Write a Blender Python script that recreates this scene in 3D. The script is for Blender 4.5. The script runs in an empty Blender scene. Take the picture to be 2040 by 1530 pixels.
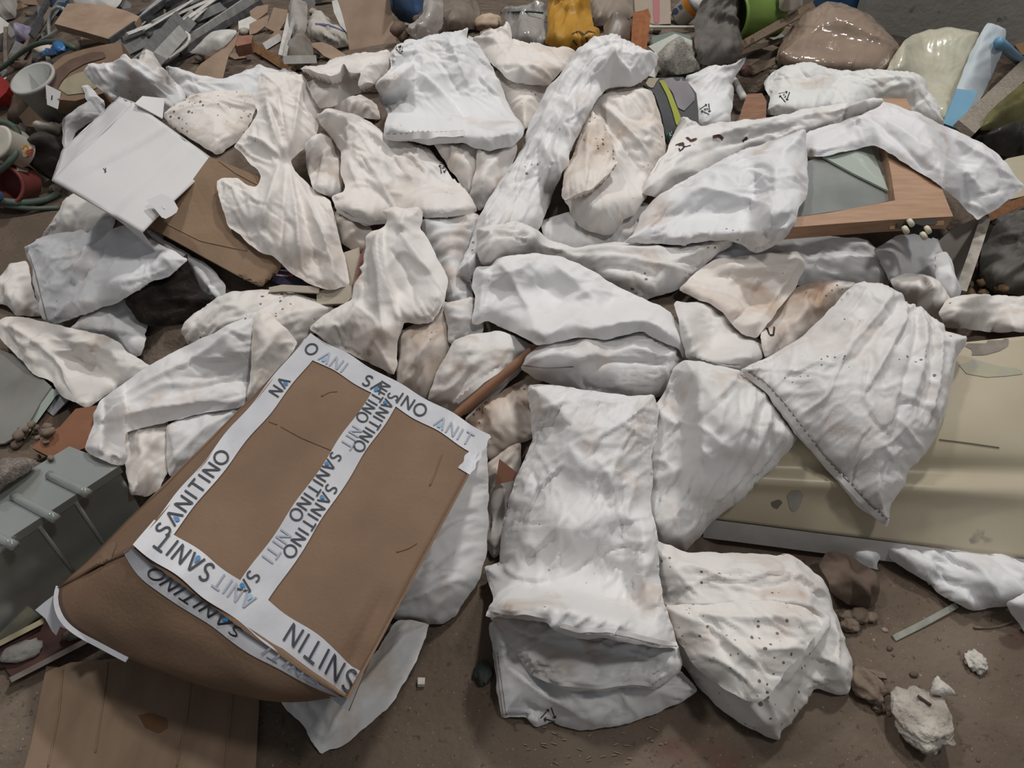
import bpy, bmesh, math, random
import numpy as np
from mathutils import Vector, Matrix
from mathutils.geometry import delaunay_2d_cdt
from mathutils.bvhtree import BVHTree

# ---------------------------------------------------------------- camera, world, lamps, exposure
SC = bpy.context.scene
COL = SC.collection
FPX = 1540.0                      # focal length for a 2040 px wide picture
CAM = np.array([0.0, 0.0, 1.70])
PITCH = math.radians(45.0)
FW = np.array([0, math.cos(PITCH), -math.sin(PITCH)])
UP = np.array([0, math.sin(PITCH), math.cos(PITCH)])
RT = np.array([1.0, 0, 0])
cd = bpy.data.cameras.new('camera'); cam = bpy.data.objects.new('camera', cd); COL.objects.link(cam)
cd.sensor_width = 36.0; cd.lens = 36.0 * FPX / 2040.0; cd.clip_start = 0.05
cam.location = CAM; cam.rotation_euler = (math.pi / 2 - PITCH, 0, 0)
SC.camera = cam

world = bpy.data.worlds.new('hall_ambient'); SC.world = world; world.use_nodes = True
bg = world.node_tree.nodes['Background']
bg.inputs[0].default_value = (0.93, 0.96, 1.0, 1); bg.inputs[1].default_value = 0.13

# the hall's ceiling lamps hang above the pile, outside the picture
def lamp(name, loc, target, size, power, color=(1, 0.975, 0.94)):
    l = bpy.data.lights.new(name, 'AREA'); l.shape = 'DISK'; l.size = size; l.energy = power; l.color = color
    o = bpy.data.objects.new(name, l); COL.objects.link(o); o.location = loc
    o.rotation_euler = (Vector(target) - Vector(loc)).to_track_quat('-Z', 'Y').to_euler()
    return o
lamp('ceiling_lamp_back_right_offscreen', (1.7, 4.6, 6.2), (0.1, 1.6, 0.3), 0.5, 150)
lamp('ceiling_lamp_back_left_offscreen', (-2.6, 3.4, 6.2), (-0.1, 1.6, 0.3), 0.6, 92)
lamp('ceiling_lamp_right_offscreen', (2.6, 0.4, 6.2), (0.6, 2.6, 0.5), 0.7, 72)
SC.view_settings.view_transform = 'Standard'; SC.view_settings.look = 'None'
SC.view_settings.exposure = 0.15; SC.view_settings.gamma = 1.0
SC.view_settings.use_curve_mapping = False

# ---------------------------------------------------------------- pixels, points and the pile's shape
def ray(px, py):
    px = np.asarray(px, float); py = np.asarray(py, float)
    return FW + ((px - 1020) / FPX)[..., None] * RT - ((py - 765) / FPX)[..., None] * UP
def at(px, py, d):
    return CAM + ray(px, py) * np.asarray(d, float)[..., None]
def proj(P):
    v = np.asarray(P, float) - CAM
    d = v @ FW
    return 1020 + FPX * (v @ RT) / d, 765 - FPX * (v @ UP) / d, d
def at_z(px, py, z):
    r = ray(px, py)
    return CAM + r * ((np.asarray(z, float) - CAM[2]) / r[..., 2])[..., None]

ANCH = np.array([
 (1020,1440,.03),(1200,1440,.04),(1350,1390,.05),(1550,1450,.04),(1690,1350,.05),(1650,1200,.14),(1450,1150,.20),
 (1150,1300,.12),(1150,1100,.25),(1150,850,.38),(1430,950,.27),(1430,800,.35),(1700,1000,.28),(1700,750,.38),(1900,800,.27),
 (1900,1050,.19),(2040,700,.3),(2040,1150,.1),(1200,650,.47),(1200,530,.5),(1450,600,.45),(1700,520,.45),(1430,400,.56),
 (1900,350,.5),(1700,200,.52),(1950,500,.35),(1200,300,.58),(1200,130,.62),(900,180,.62),(900,350,.56),(850,550,.48),
 (850,700,.4),(950,850,.3),(900,1000,.18),(880,1200,.07),(650,1450,.02),(600,1370,.03),(560,450,.52),(450,250,.55),
 (250,150,.5),(260,330,.5),(200,530,.38),(60,580,.2),(100,700,.2),(350,760,.3),(250,900,.2),(480,620,.38),(700,250,.57),
 (500,100,.42),(250,50,.32),(0,350,.04),(0,150,.2),(1500,50,.4),(1000,30,.42),(1850,100,.3),(2040,200,.3),(60,1050,.2),
 (100,1250,.03),(250,1450,.0),(2000,1400,.0),(1300,1550,.0),(-200,500,.0),(2300,900,.1),(-200,1000,.1)])
def tps(anch):
    X = anch[:, :2] / 1000.0
    n = len(X)
    r = np.linalg.norm(X[:, None] - X[None], axis=2)
    K = np.where(r > 0, r * r * np.log(r + 1e-12), 0) + np.eye(n) * 0.004
    Pm = np.hstack([np.ones((n, 1)), X])
    A = np.block([[K, Pm], [Pm.T, np.zeros((3, 3))]])
    w = np.linalg.solve(A, np.concatenate([anch[:, 2], np.zeros(3)]))
    def ev(px, py):
        q = np.stack([np.asarray(px, float), np.asarray(py, float)], -1) / 1000.0
        rr = np.linalg.norm(q[..., None, :] - X, axis=-1)
        return (np.where(rr > 0, rr * rr * np.log(rr + 1e-12), 0) @ w[:n]) + w[n] + q @ w[n + 1:]
    return ev
_z = tps(ANCH)
def zmap(px, py):
    return np.clip(_z(px, py), 0.0, 0.68)

# depth of whatever already lies in the pile, so that the next thing rests on it
CELL = 8; BX0 = -480; BY0 = -400; BW = 370; BH = 292
_gx, _gy = np.meshgrid(BX0 + (np.arange(BW) + .5) * CELL, BY0 + (np.arange(BH) + .5) * CELL)
_r = ray(_gx, _gy)
BUF = -CAM[2] / np.minimum(_r[..., 2], -0.05)
def buf(px, py):
    fx = np.clip((np.asarray(px) - BX0) / CELL - .5, 0, BW - 1.001); fy = np.clip((np.asarray(py) - BY0) / CELL - .5, 0, BH - 1.001)
    i = fx.astype(int); j = fy.astype(int); a = fx - i; b = fy - j
    return (BUF[j, i] * (1 - a) + BUF[j, i + 1] * a) * (1 - b) + (BUF[j + 1, i] * (1 - a) + BUF[j + 1, i + 1] * a) * b
def splat(P):
    px, py, d = proj(P)
    i = ((px - BX0) / CELL).astype(int); j = ((py - BY0) / CELL).astype(int)
    ok = (i >= 0) & (i < BW) & (j >= 0) & (j < BH)
    np.minimum.at(BUF, (j[ok], i[ok]), d[ok])
def splat_faces(V, F):
    V = np.asarray(V)
    out = [V]
    for f in F:
        P = V[list(f)]
        px, py, _ = proj(P)
        n = int(min(80, max(np.ptp(px), np.ptp(py)) / 6)) + 1
        for k in range(1, len(f) - 1):
            a, b = np.meshgrid(np.linspace(0, 1, n + 1), np.linspace(0, 1, n + 1)); m = a + b <= 1.0001
            a = a[m][:, None]; b = b[m][:, None]
            out.append(P[0] * (1 - a - b) + P[k] * a + P[k + 1] * b)
    splat(np.concatenate(out))

# ---------------------------------------------------------------- noise
_rs = np.random.RandomState(7)
_perm = _rs.permutation(512); _perm = np.concatenate([_perm, _perm])
_ga = _rs.uniform(0, 2 * math.pi, 512)
def perlin(x, y, seed=0):
    x = np.asarray(x, float); y = np.asarray(y, float)
    xi = np.floor(x).astype(int); yi = np.floor(y).astype(int); xf = x - xi; yf = y - yi
    def g(ix, iy, dx, dy):
        h = _perm[(_perm[(ix + seed * 37) & 511] + iy + seed * 11) & 511]
        a = _ga[h]
        return np.cos(a) * dx + np.sin(a) * dy
    u = xf ** 3 * (xf * (xf * 6 - 15) + 10); v = yf ** 3 * (yf * (yf * 6 - 15) + 10)
    a = g(xi, yi, xf, yf); b = g(xi + 1, yi, xf - 1, yf); c = g(xi, yi + 1, xf, yf - 1); d = g(xi + 1, yi + 1, xf - 1, yf - 1)
    return ((a * (1 - u) + b * u) * (1 - v) + (c * (1 - u) + d * u) * v) * 1.5

# ---------------------------------------------------------------- materials
def lin(h):
    if not isinstance(h, str): return tuple(h) + (1.0,)
    h = h.lstrip('#'); c = [int(h[i:i + 2], 16) / 255 for i in (0, 2, 4)]
    return tuple(x / 12.92 if x <= .04045 else ((x + .055) / 1.055) ** 2.4 for x in c) + (1.0,)
_mats = {}
def mat(c1, c2=None, scale=8, rough=.6, bump=0.0, bscale=40, metal=0, trans=0, spec=.4, dirt=0.0, dirtcol='#4a3a2c', dscale=60, alpha=1.0, stretch=None, coat=0, name=None, ior=1.45, detail=5):
    key = (c1, c2, scale, rough, bump, bscale, metal, trans, spec, dirt, dirtcol, dscale, alpha, stretch, coat, ior, detail)
    if key in _mats: return _mats[key]
    m = bpy.data.materials.new(name or 'material'); m.use_nodes = True; nt = m.node_tree; N = nt.nodes; L = nt.links
    b = N['Principled BSDF']
    b.inputs['Roughness'].default_value = rough; b.inputs['Metallic'].default_value = metal
    b.inputs['Specular IOR Level'].default_value = spec; b.inputs['Transmission Weight'].default_value = trans
    b.inputs['Alpha'].default_value = alpha; b.inputs['Coat Weight'].default_value = coat; b.inputs['IOR'].default_value = ior
    tc = N.new('ShaderNodeTexCoord'); vec = tc.outputs['Object']
    if stretch:
        mp = N.new('ShaderNodeMapping'); mp.inputs['Scale'].default_value = stretch; L.new(vec, mp.inputs[0]); vec = mp.outputs[0]
    col = None
    if c2:
        n = N.new('ShaderNodeTexNoise'); n.inputs['Scale'].default_value = scale; n.inputs['Detail'].default_value = detail; L.new(vec, n.inputs['Vector'])
        r = N.new('ShaderNodeValToRGB'); r.color_ramp.elements[0].position = .35; r.color_ramp.elements[1].position = .65
        r.color_ramp.elements[0].color = lin(c1); r.color_ramp.elements[1].color = lin(c2)
        L.new(n.outputs[0], r.inputs[0]); col = r.outputs[0]
    else:
        b.inputs['Base Color'].default_value = lin(c1)
    if dirt > 0:
        n = N.new('ShaderNodeTexNoise'); n.inputs['Scale'].default_value = dscale; n.inputs['Detail'].default_value = 3; L.new(tc.outputs['Object'], n.inputs['Vector'])
        n2 = N.new('ShaderNodeTexNoise'); n2.inputs['Scale'].default_value = dscale * .12; n2.inputs['Detail'].default_value = 3; L.new(tc.outputs['Object'], n2.inputs['Vector'])
        ad = N.new('ShaderNodeMath'); ad.operation = 'MULTIPLY'; L.new(n.outputs[0], ad.inputs[0]); L.new(n2.outputs[0], ad.inputs[1])
        r2 = N.new('ShaderNodeValToRGB'); t = .46 - .2 * dirt
        r2.color_ramp.elements[0].position = t; r2.color_ramp.elements[1].position = t + .05
        r2.color_ramp.elements[0].color = (0, 0, 0, 1); r2.color_ramp.elements[1].color = (.85, .85, .85, 1)
        L.new(ad.outputs[0], r2.inputs[0])
        mx = N.new('ShaderNodeMix'); mx.data_type = 'RGBA'; L.new(r2.outputs[0], mx.inputs[0])
        if col: L.new(col, mx.inputs[6])
        else: mx.inputs[6].default_value = lin(c1)
        mx.inputs[7].default_value = lin(dirtcol); col = mx.outputs[2]
    if col: L.new(col, b.inputs['Base Color'])
    if bump > 0:
        n = N.new('ShaderNodeTexNoise'); n.inputs['Scale'].default_value = bscale; n.inputs['Detail'].default_value = 4; L.new(vec, n.inputs['Vector'])
        bp = N.new('ShaderNodeBump'); bp.inputs['Strength'].default_value = bump; bp.inputs['Distance'].default_value = .01
        L.new(n.outputs[0], bp.inputs['Height']); L.new(bp.outputs[0], b.inputs['Normal'])
    _mats[key] = m
    return m

_smats = {}
def sackmat(tint='#e9e6e3', stain=.15, speck=.3, staincol='#b79a80'):
    """woven plastic sack cloth: off-white weave, dust stains, soil specks, fine crumples"""
    key = (tint, stain, speck, staincol)
    if key in _smats: return _smats[key]
    m = bpy.data.materials.new('woven_sack'); m.use_nodes = True; nt = m.node_tree; N = nt.nodes; L = nt.links
    b = N['Principled BSDF']; b.inputs['Roughness'].default_value = .5; b.inputs['Specular IOR Level'].default_value = .32
    b.inputs['Sheen Weight'].default_value = .08
    tc = N.new('ShaderNodeTexCoord'); oi = N.new('ShaderNodeObjectInfo')
    off = N.new('ShaderNodeVectorMath'); off.operation = 'ADD'
    sc_ = N.new('ShaderNodeMath'); sc_.operation = 'MULTIPLY'; sc_.inputs[1].default_value = 31.0; L.new(oi.outputs['Random'], sc_.inputs[0])
    L.new(tc.outputs['Object'], off.inputs[0]); L.new(sc_.outputs[0], off.inputs[1]); v = off.outputs[0]
    def noise(s, d=4, dist=0.0):
        n = N.new('ShaderNodeTexNoise'); n.inputs['Scale'].default_value = s; n.inputs['Detail'].default_value = d; n.inputs['Distortion'].default_value = dist
        L.new(v, n.inputs['Vector']); return n.outputs[0]
    def ramp(x, a, c, hi=1.0):
        r = N.new('ShaderNodeValToRGB'); r.color_ramp.elements[0].position = a; r.color_ramp.elements[1].position = c
        r.color_ramp.elements[0].color = (0, 0, 0, 1); r.color_ramp.elements[1].color = (hi, hi, hi, 1); L.new(x, r.inputs[0]); return r.outputs[0]
    def mix(f, a, c):
        x = N.new('ShaderNodeMix'); x.data_type = 'RGBA'; L.new(f, x.inputs[0])
        if isinstance(a, tuple): x.inputs[6].default_value = a
        else: L.new(a, x.inputs[6])
        x.inputs[7].default_value = c; return x.outputs[2]
    c = mix(ramp(noise(3.0, 3), .3, .75, .5), lin(tint), lin('#dddcdd'))
    if stain > 0: c = mix(ramp(noise(6.5, 7, .8), .57 - .2 * stain, .84 - .22 * stain, .7), c, lin(staincol))
    if speck > 0:
        vo = N.new('ShaderNodeTexVoronoi'); vo.inputs['Scale'].default_value = 58; L.new(v, vo.inputs['Vector'])
        sx = N.new('ShaderNodeSeparateColor'); L.new(vo.outputs['Color'], sx.inputs[0])
        # a dot where the cell is drawn by lot and the dust lies thick
        mk = N.new('ShaderNodeMath'); mk.operation = 'MULTIPLY'; L.new(ramp(noise(4.2, 3), .62 - .27 * speck, .80 - .2 * speck), mk.inputs[0]); L.new(sx.outputs[0], mk.inputs[1])
        rd = N.new('ShaderNodeMath'); rd.operation = 'MULTIPLY_ADD'; L.new(mk.outputs[0], rd.inputs[0]); rd.inputs[1].default_value = .42; rd.inputs[2].default_value = -.05
        df = N.new('ShaderNodeMath'); df.operation = 'SUBTRACT'; L.new(rd.outputs[0], df.inputs[0]); L.new(vo.outputs['Distance'], df.inputs[1])
        c = mix(ramp(df.outputs[0], .0, .05, .85), c, lin('#5a4536'))
    L.new(c, b.inputs['Base Color'])
    h1 = noise(22, 3, .8); h2 = noise(420, 1)
    ab = N.new('ShaderNodeMath'); ab.operation = 'MULTIPLY_ADD'; L.new(h2, ab.inputs[0]); ab.inputs[1].default_value = .05; L.new(h1, ab.inputs[2])
    bp = N.new('ShaderNodeBump'); bp.inputs['Strength'].default_value = .16; bp.inputs['Distance'].default_value = .012
    L.new(ab.outputs[0], bp.inputs['Height']); L.new(bp.outputs[0], b.inputs['Normal'])
    _smats[key] = m
    return m

# ---------------------------------------------------------------- objects
LOC = {}; BVH = {}
def link(name, V, F, m, parent=None, smooth=False, keep=False):
    V = np.asarray(V, float)
    if parent is None:
        loc = np.array([(V[:, 0].min() + V[:, 0].max()) / 2, (V[:, 1].min() + V[:, 1].max()) / 2, V[:, 2].min()])
    else:
        loc = LOC[parent.name]
    me = bpy.data.meshes.new(name)
    me.from_pydata((V - loc).tolist(), [], [list(map(int, f)) for f in F])
    me.materials.append(m)
    if smooth: me.shade_smooth()
    o = bpy.data.objects.new(name, me); COL.objects.link(o)
    if parent is None: o.location = loc
    else: o.parent = parent
    LOC[o.name] = loc
    if keep: BVH[o.name] = BVHTree.FromPolygons([Vector(p) for p in V], [list(map(int, f)) for f in F])
    return o
def root(name, loc):
    o = bpy.data.objects.new(name, None); COL.objects.link(o); o.location = loc; o.empty_display_size = .05
    LOC[o.name] = np.asarray(loc, float); return o
def tag(o, label, cat, group=None, kind=None):
    o['label'] = label
    if cat: o['category'] = cat
    if group: o['group'] = group
    if kind: o['kind'] = kind
    return o
def cast(o, px, py):
    """point and normal where the sight line through a pixel meets the thing"""
    r = ray(px, py); r = r / np.linalg.norm(r)
    h = BVH[o.name].ray_cast(Vector(CAM), Vector(r))
    if h[0] is None: return None
    n = np.array(h[1]);
    if n @ r > 0: n = -n
    return np.array(h[0]), n

def seg_dist(Q, poly, closed=False):
    """distance, side and position along a polyline for every point of Q"""
    A = np.asarray(poly, float); B = np.roll(A, -1, 0) if closed else A[1:]
    if not closed: A = A[:-1]
    best = np.full(len(Q), 1e9); side = np.zeros(len(Q)); tt = np.zeros(len(Q))
    Ls = np.linalg.norm(B - A, axis=1); cum = np.concatenate([[0], np.cumsum(Ls)]); tot = max(cum[-1], 1e-9)
    for k in range(len(A)):
        d = B[k] - A[k]; l2 = d @ d + 1e-12
        t = np.clip(((Q - A[k]) @ d) / l2, 0, 1); w = Q - (A[k] + t[:, None] * d)
        ds = np.sqrt((w * w).sum(1)); m = ds < best
        best[m] = ds[m]; side[m] = (d[0] * w[m, 1] - d[1] * w[m, 0]); tt[m] = (cum[k] + t[m] * Ls[k]) / tot
    return best, side, tt
def resample(P, step, closed=True):
    P = np.asarray(P, float); Q = np.vstack([P, P[:1]]) if closed else P
    L_ = np.linalg.norm(np.diff(Q, axis=0), axis=1); c = np.concatenate([[0], np.cumsum(L_)])
    n = max(int(c[-1] / step), 4); s = np.linspace(0, c[-1], n + (0 if closed else 1), endpoint=not closed)
    return np.stack([np.interp(s, c, Q[:, 0]), np.interp(s, c, Q[:, 1])], 1)
def chaikin(P, r=.2, closed=True):
    P = np.asarray(P, float); Nx = np.roll(P, -1, 0)
    return np.stack([P * (1 - r) + Nx * r, P * r + Nx * (1 - r)], 1).reshape(-1, 2)
def inside(Q, P):
    x, y = Q[:, 0], Q[:, 1]; c = np.zeros(len(Q), bool); n = len(P); j = n - 1
    for i in range(n):
        xi, yi = P[i]; xj, yj = P[j]
        m = ((yi > y) != (yj > y)) & (x < (xj - xi) * (y - yi) / (yj - yi + 1e-15) + xi); c ^= m; j = i
    return c
def triangulate(B, res):
    """border loop + hexagonal inner points -> points, triangles (the border comes first)"""
    lo = B.min(0); hi = B.max(0)
    xs = np.arange(lo[0], hi[0], res); ys = np.arange(lo[1], hi[1], res * .866)
    X, Y = np.meshgrid(xs, ys); X = X + (np.arange(len(ys)) % 2)[:, None] * res * .5
    Q = np.stack([X.ravel(), Y.ravel()], 1); Q = Q[inside(Q, B)]
    if len(Q):
        d, _, _ = seg_dist(Q, B, True); Q = Q[d > res * .55]
    allp = np.vstack([B, Q])
    r = delaunay_2d_cdt([Vector(p) for p in allp], [], [list(range(len(B)))], 1, 1e-7)
    P = np.array([tuple(v) for v in r[0]]); T = [f for f in r[2]]
    edge = set(i for i, og in enumerate(r[3]) if any(k < len(B) for k in og))
    return P, T, edge

def frame(pxs, lift, face, z=None):
    """plane through the outline: its centre and axes (image right, image up, normal to the viewer)"""
    pxs = np.asarray(pxs, float)
    if z is not None:
        zz = np.asarray(z, float); P = at_z(zz[:, 0], zz[:, 1], zz[:, 2])
    else:
        P = at_z(pxs[:, 0], pxs[:, 1], zmap(pxs[:, 0], pxs[:, 1]))
    c = P.mean(0); n = np.linalg.svd(P - c)[2][2]
    t = CAM - c; t /= np.linalg.norm(t)
    if n @ t < 0: n = -n
    n = n * (1 - face) + t * face; n /= np.linalg.norm(n)
    u = RT - n * (RT @ n); u /= np.linalg.norm(u); v = np.cross(n, u)
    return c + t * lift, u, v, n
def to_plane(pxs, fr):
    c, u, v, n = fr
    pxs = np.asarray(pxs, float); r = ray(pxs[:, 0], pxs[:, 1])
    P = CAM + r * (((c - CAM) @ n) / (r @ n))[:, None] - c
    return np.stack([P @ u, P @ v], 1)

def push(V, amount):
    """towards the viewer along each point's sight line"""
    _, _, d = proj(V)
    return CAM + (V - CAM) * ((d - amount) / d)[:, None]
def blur(A, r):
    for ax in (0, 1):
        k = 2 * r + 1
        Pd = np.pad(A, [(r + 1, r) if a == ax else (0, 0) for a in (0, 1)], mode='edge')
        c = np.cumsum(Pd, ax)
        A = (np.take(c, range(k, c.shape[ax]), ax) - np.take(c, range(0, c.shape[ax] - k), ax)) / k
    return A
def dilate(A, r):
    for ax in (0, 1):
        out = A.copy()
        for s in range(1, r + 1):
            out = np.maximum(out, np.roll(A, s, ax)); out = np.maximum(out, np.roll(A, -s, ax))
        A = out
    return A

def buckle(X, S, Tr, pin, ex, ang, iters=70, kb=.10, pull=.02, aniso=.75):
    """give the sheet a little more cloth than room, so that it wrinkles the way cloth does"""
    T_ = np.asarray([t for t in Tr if len(t) == 3]); E = np.vstack([T_[:, [0, 1]], T_[:, [1, 2]], T_[:, [2, 0]]]); E.sort(axis=1); E = np.unique(E, axis=0)
    a, b = E[:, 0], E[:, 1]; n = len(X); F2 = X[:, :2]
    d0 = F2[b] - F2[a]; L0 = np.sqrt((d0 ** 2).sum(1) + (S[b] - S[a]) ** 2) + 1e-9
    th = np.arctan2(d0[:, 1], d0[:, 0]) - math.radians(ang)
    L0 = L0 * (1 + ex * (1 - aniso + aniso * np.sin(th) ** 2))
    deg = np.bincount(a, minlength=n) + np.bincount(b, minlength=n); deg = np.maximum(deg, 1)[:, None]
    tgt = X[:, 2].copy(); free = (~pin)[:, None]
    ii = np.concatenate([a, b])
    def acc(W): return np.stack([np.bincount(ii, weights=np.concatenate([W[:, k], -W[:, k]]), minlength=n) for k in range(3)], 1)
    for it in range(iters):
        D = X[b] - X[a]; L_ = np.linalg.norm(D, axis=1) + 1e-9
        X = X + free * acc(D * ((L_ - L0) / L_ * .5)[:, None]) / deg * 2.0
        k = kb if it < iters - 4 else kb * .5
        X = X + free * acc(X[b] - X[a]) / deg * k
        X[:, 2] += (~pin) * (tgt - X[:, 2]) * pull
    Y = X
    for _ in range(5): Y = Y + free * acc(Y[b] - Y[a]) / deg * .6
    return X + (X - Y) * free * .7

_seed = [0]; RIMV = [None]
def cloth(poly, lift=0, T=.05, R=.09, face=.5, domes=(), folds=(), wr=None, crum=.004, auto=None, bend=0, res=.0058, z=None, back=.3, q=70, edge=.004, soft=1, settle=True, rag=.003, sink=.25, prof=.8, ex=.09, exang=None, iters=70, kb=.02, pull=.01, cre=.0056, opened=()):
    """a filled or empty sack lying on the pile; returns points and faces"""
    _seed[0] += 1; sd = _seed[0]; rng = np.random.RandomState(sd)
    fr = frame(poly, lift, face, z); c, u, v, n = fr
    B = to_plane(poly, fr)
    if soft: B = chaikin(B, .10)
    B = resample(B, res * 1.05)
    tb = np.roll(B, -1, 0) - np.roll(B, 1, 0); tb /= np.linalg.norm(tb, axis=1)[:, None] + 1e-9
    w = perlin(B[:, 0] * 28, B[:, 1] * 28, sd) * rag + perlin(B[:, 0] * 90, B[:, 1] * 90, sd + 3) * rag * .35
    B = B + np.stack([-tb[:, 1], tb[:, 0]], 1) * w[:, None]
    P, Tr, eb = triangulate(B, res)
    d, _, _ = seg_dist(P, B, True)
    x, y = P[:, 0], P[:, 1]
    if opened:      # a mouth or free edge stands proud instead of closing like a pillow
        do, _, _ = seg_dist(B, to_plane(opened, fr)); keep_ = do > .012
        Bc = B[keep_]; d = np.minimum.reduce([np.sqrt(((P[:, None, :] - Bc[None, i:i + 40]) ** 2).sum(2)).min(1) for i in range(0, len(Bc), 40)])
        d = np.where(d < res * .8, 0, d)
    s = np.clip(d / R, 0, 1); h = T * np.clip(1 - (1 - s) ** 2, 0, 1) ** prof
    for (dx, dy, rpx, amp) in domes:
        q0 = to_plane([(dx, dy)], fr)[0]; q1 = to_plane([(dx + rpx, dy)], fr)[0]; rr = abs(q1[0] - q0[0])
        e = np.clip(((x - q0[0]) ** 2 + (y - q0[1]) ** 2) / rr ** 2, 0, 1)
        h = h + amp * (1 - e) ** 1.5 * np.clip(d / .04, 0, 1) ** .6
    # folds, wrinkles, crumples
    fade = .35 + .65 * np.clip(d / .03, 0, 1)
    g = np.zeros(len(P))
    wx = x + perlin(x * 7, y * 7, sd + 5) * .03; wy = y + perlin(x * 7 + 9, y * 7, sd + 6) * .03
    if wr:
        amp, ang, la, lc = wr; a = math.radians(ang)
        p = (wx * math.cos(a) + wy * math.sin(a)) / la; o = (-wx * math.sin(a) + wy * math.cos(a)) / lc
        r1 = 1 - np.abs(perlin(p, o, sd + 1)) * 2.2; r2 = 1 - np.abs(perlin(p * 1.7 + 4, o * 2.1 + 2, sd + 2)) * 2.2
        g += amp * (np.clip(r1, -1, 1) * .7 + np.clip(r2, -1, 1) * .35)
    if crum:
        f = 1 - np.abs(perlin(wx * 6, wy * 6, sd + 8)) * 2.6; f2 = 1 - np.abs(perlin(wx * 13 + 3, wy * 13, sd + 9)) * 2.6; f3 = np.abs(perlin(wx * 30, wy * 30, sd + 10))
        g += crum * (np.clip(f, -1, 1) * 1.6 + np.clip(f2, -1, 1) * .7 - f3 * .25)
    g0 = g; g = np.zeros(len(P))
    if auto:
        na, ang, spread, ln, amp = auto
        for _ in range(int(na * 1.5)):
            k = rng.randint(len(P)); a = math.radians(ang + rng.uniform(-spread, spread)); l = ln * rng.uniform(.4, 1.1); b = rng.uniform(-.35, .35)
            s0 = np.linspace(-.5, .5, 5); aa = a + b * s0 * 2
            L_ = np.stack([P[k, 0] + np.cos(aa) * s0 * l, P[k, 1] + np.sin(aa) * s0 * l], 1)
            dd, si, tt = seg_dist(P, L_); ta = np.clip(np.minimum(tt, 1 - tt) / .3, 0, 1)
            A = amp * rng.uniform(.5, 1.4) * (1 if rng.rand() < .65 else -1); wd = rng.uniform(.005, .022)
            if rng.rand() < .45: g += abs(A) * ta * np.where(si > 0, np.exp(-dd / (wd * 3.2)), np.exp(-dd / .004))
            else: g += A * ta * np.exp(-dd / wd)
    for fo in folds:
        amp, wd, L_ = fo[:3]; kind = fo[3] if len(fo) > 3 else 'r'
        L_ = to_plane(L_, fr)
        if len(L_) > 2: L_ = np.vstack([L_[:1], chaikin(L_, .25)[:-2], L_[-1:]])
        dd, si, tt = seg_dist(P, L_); ta = np.clip(np.minimum(tt, 1 - tt) / .18, 0, 1)
        amp *= .001; wd *= .001
        if kind == 'r': g += amp * ta * np.exp(-dd / wd)
        elif kind == 's': g += amp * ta * np.where(si > 0, np.exp(-dd / wd), np.exp(-dd / .0025))
        elif kind == 'S': g += amp * np.where(si > 0, np.exp(-dd / wd), np.exp(-dd / .0025))
    if cre:
        a_ = math.radians(exang if exang is not None else (wr[1] if wr else auto[1] if auto else 30)); pp = wx * math.cos(a_) + wy * math.sin(a_); oo = -wx * math.sin(a_) + wy * math.cos(a_)
        for (fa, fo_, sg, k_) in ((3.2, 8, 1, 20), (4.5, 7, -1, 23), (7, 7, 1, 26), (6, 13, 1, 29), (9, 12, -.8, 32)):
            nz = perlin(pp * fa + sd, oo * fo_, sd + k_); mk = np.clip(perlin(x * 4.2 + k_, y * 4.2, sd + k_ + 1) * 2.2 + .35, 0, 1)
            g = g + sg * cre * mk * np.exp(-np.abs(nz) / .075)
    gf = g * fade; hs = h.copy(); h = h + g0 * fade + gf * (.6 if ex else 1)
    isb = np.zeros(len(P), bool); isb[list(eb)] = True
    h = np.maximum(h, edge * (.3 + d / .02))
    if ex:
        ea = exang if exang is not None else (wr[1] if wr else auto[1] if auto else 0)
        X = buckle(np.stack([x, y, h], 1), hs, Tr, isb, ex, ea, iters, kb, pull)
        x, y, h = X[:, 0], X[:, 1], np.maximum(X[:, 2] + gf * .55, edge * .3)
    wav = perlin(x * 14, y * 14, sd + 4) * .008
    h = h + wav * (1 - np.clip(d / .06, 0, 1))
    lo = -(T * back + edge) * np.sqrt(np.clip(1 - (1 - s) ** 2, 0, 1)) + wav * (1 - np.clip(d / .06, 0, 1))
    mid = np.zeros(len(P))
    if bend:
        C3 = c + x[:, None] * u + y[:, None] * v; pxx, pyy, dd3 = proj(C3)
        S3 = at_z(pxx, pyy, zmap(pxx, pyy)); mid = ((S3 - C3) @ n); mid = (mid - mid.mean()) * bend
    h += mid; lo += mid
    lo[isb] = h[isb]
    Vf = c + x[:, None] * u + y[:, None] * v + h[:, None] * n
    Vb = c + x[:, None] * u + y[:, None] * v + lo[:, None] * n
    if settle:
        px, py, db = proj(Vb)
        pen = db - buf(px, py)
        sft = np.clip(np.percentile(pen, q) + .004, -sink, .35)
        Vf = push(Vf, sft); Vb = push(Vb, sft)
        # let the cloth drape over what sticks out beneath it
        px, py, db = proj(Vb); _, _, df = proj(Vf)
        need = np.maximum(db - buf(px, py) + .003, 0)
        M = np.zeros_like(BUF); i = np.clip(((px - BX0) / CELL).astype(int), 0, BW - 1); j = np.clip(((py - BY0) / CELL).astype(int), 0, BH - 1)
        np.maximum.at(M, (j, i), need); M = blur(dilate(M, 3), 2)
        def smp(px, py):
            i = np.clip(((px - BX0) / CELL), 0, BW - 1.01); j = np.clip(((py - BY0) / CELL), 0, BH - 1.01); a = i - i.astype(int); b = j - j.astype(int); i = i.astype(int); j = j.astype(int)
            return (M[j, i] * (1 - a) + M[j, i + 1] * a) * (1 - b) + (M[j + 1, i] * (1 - a) + M[j + 1, i + 1] * a) * b
        Vb = push(Vb, smp(px, py)); px, py, _ = proj(Vf); Vf = push(Vf, smp(px, py))
    splat(Vf)
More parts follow.
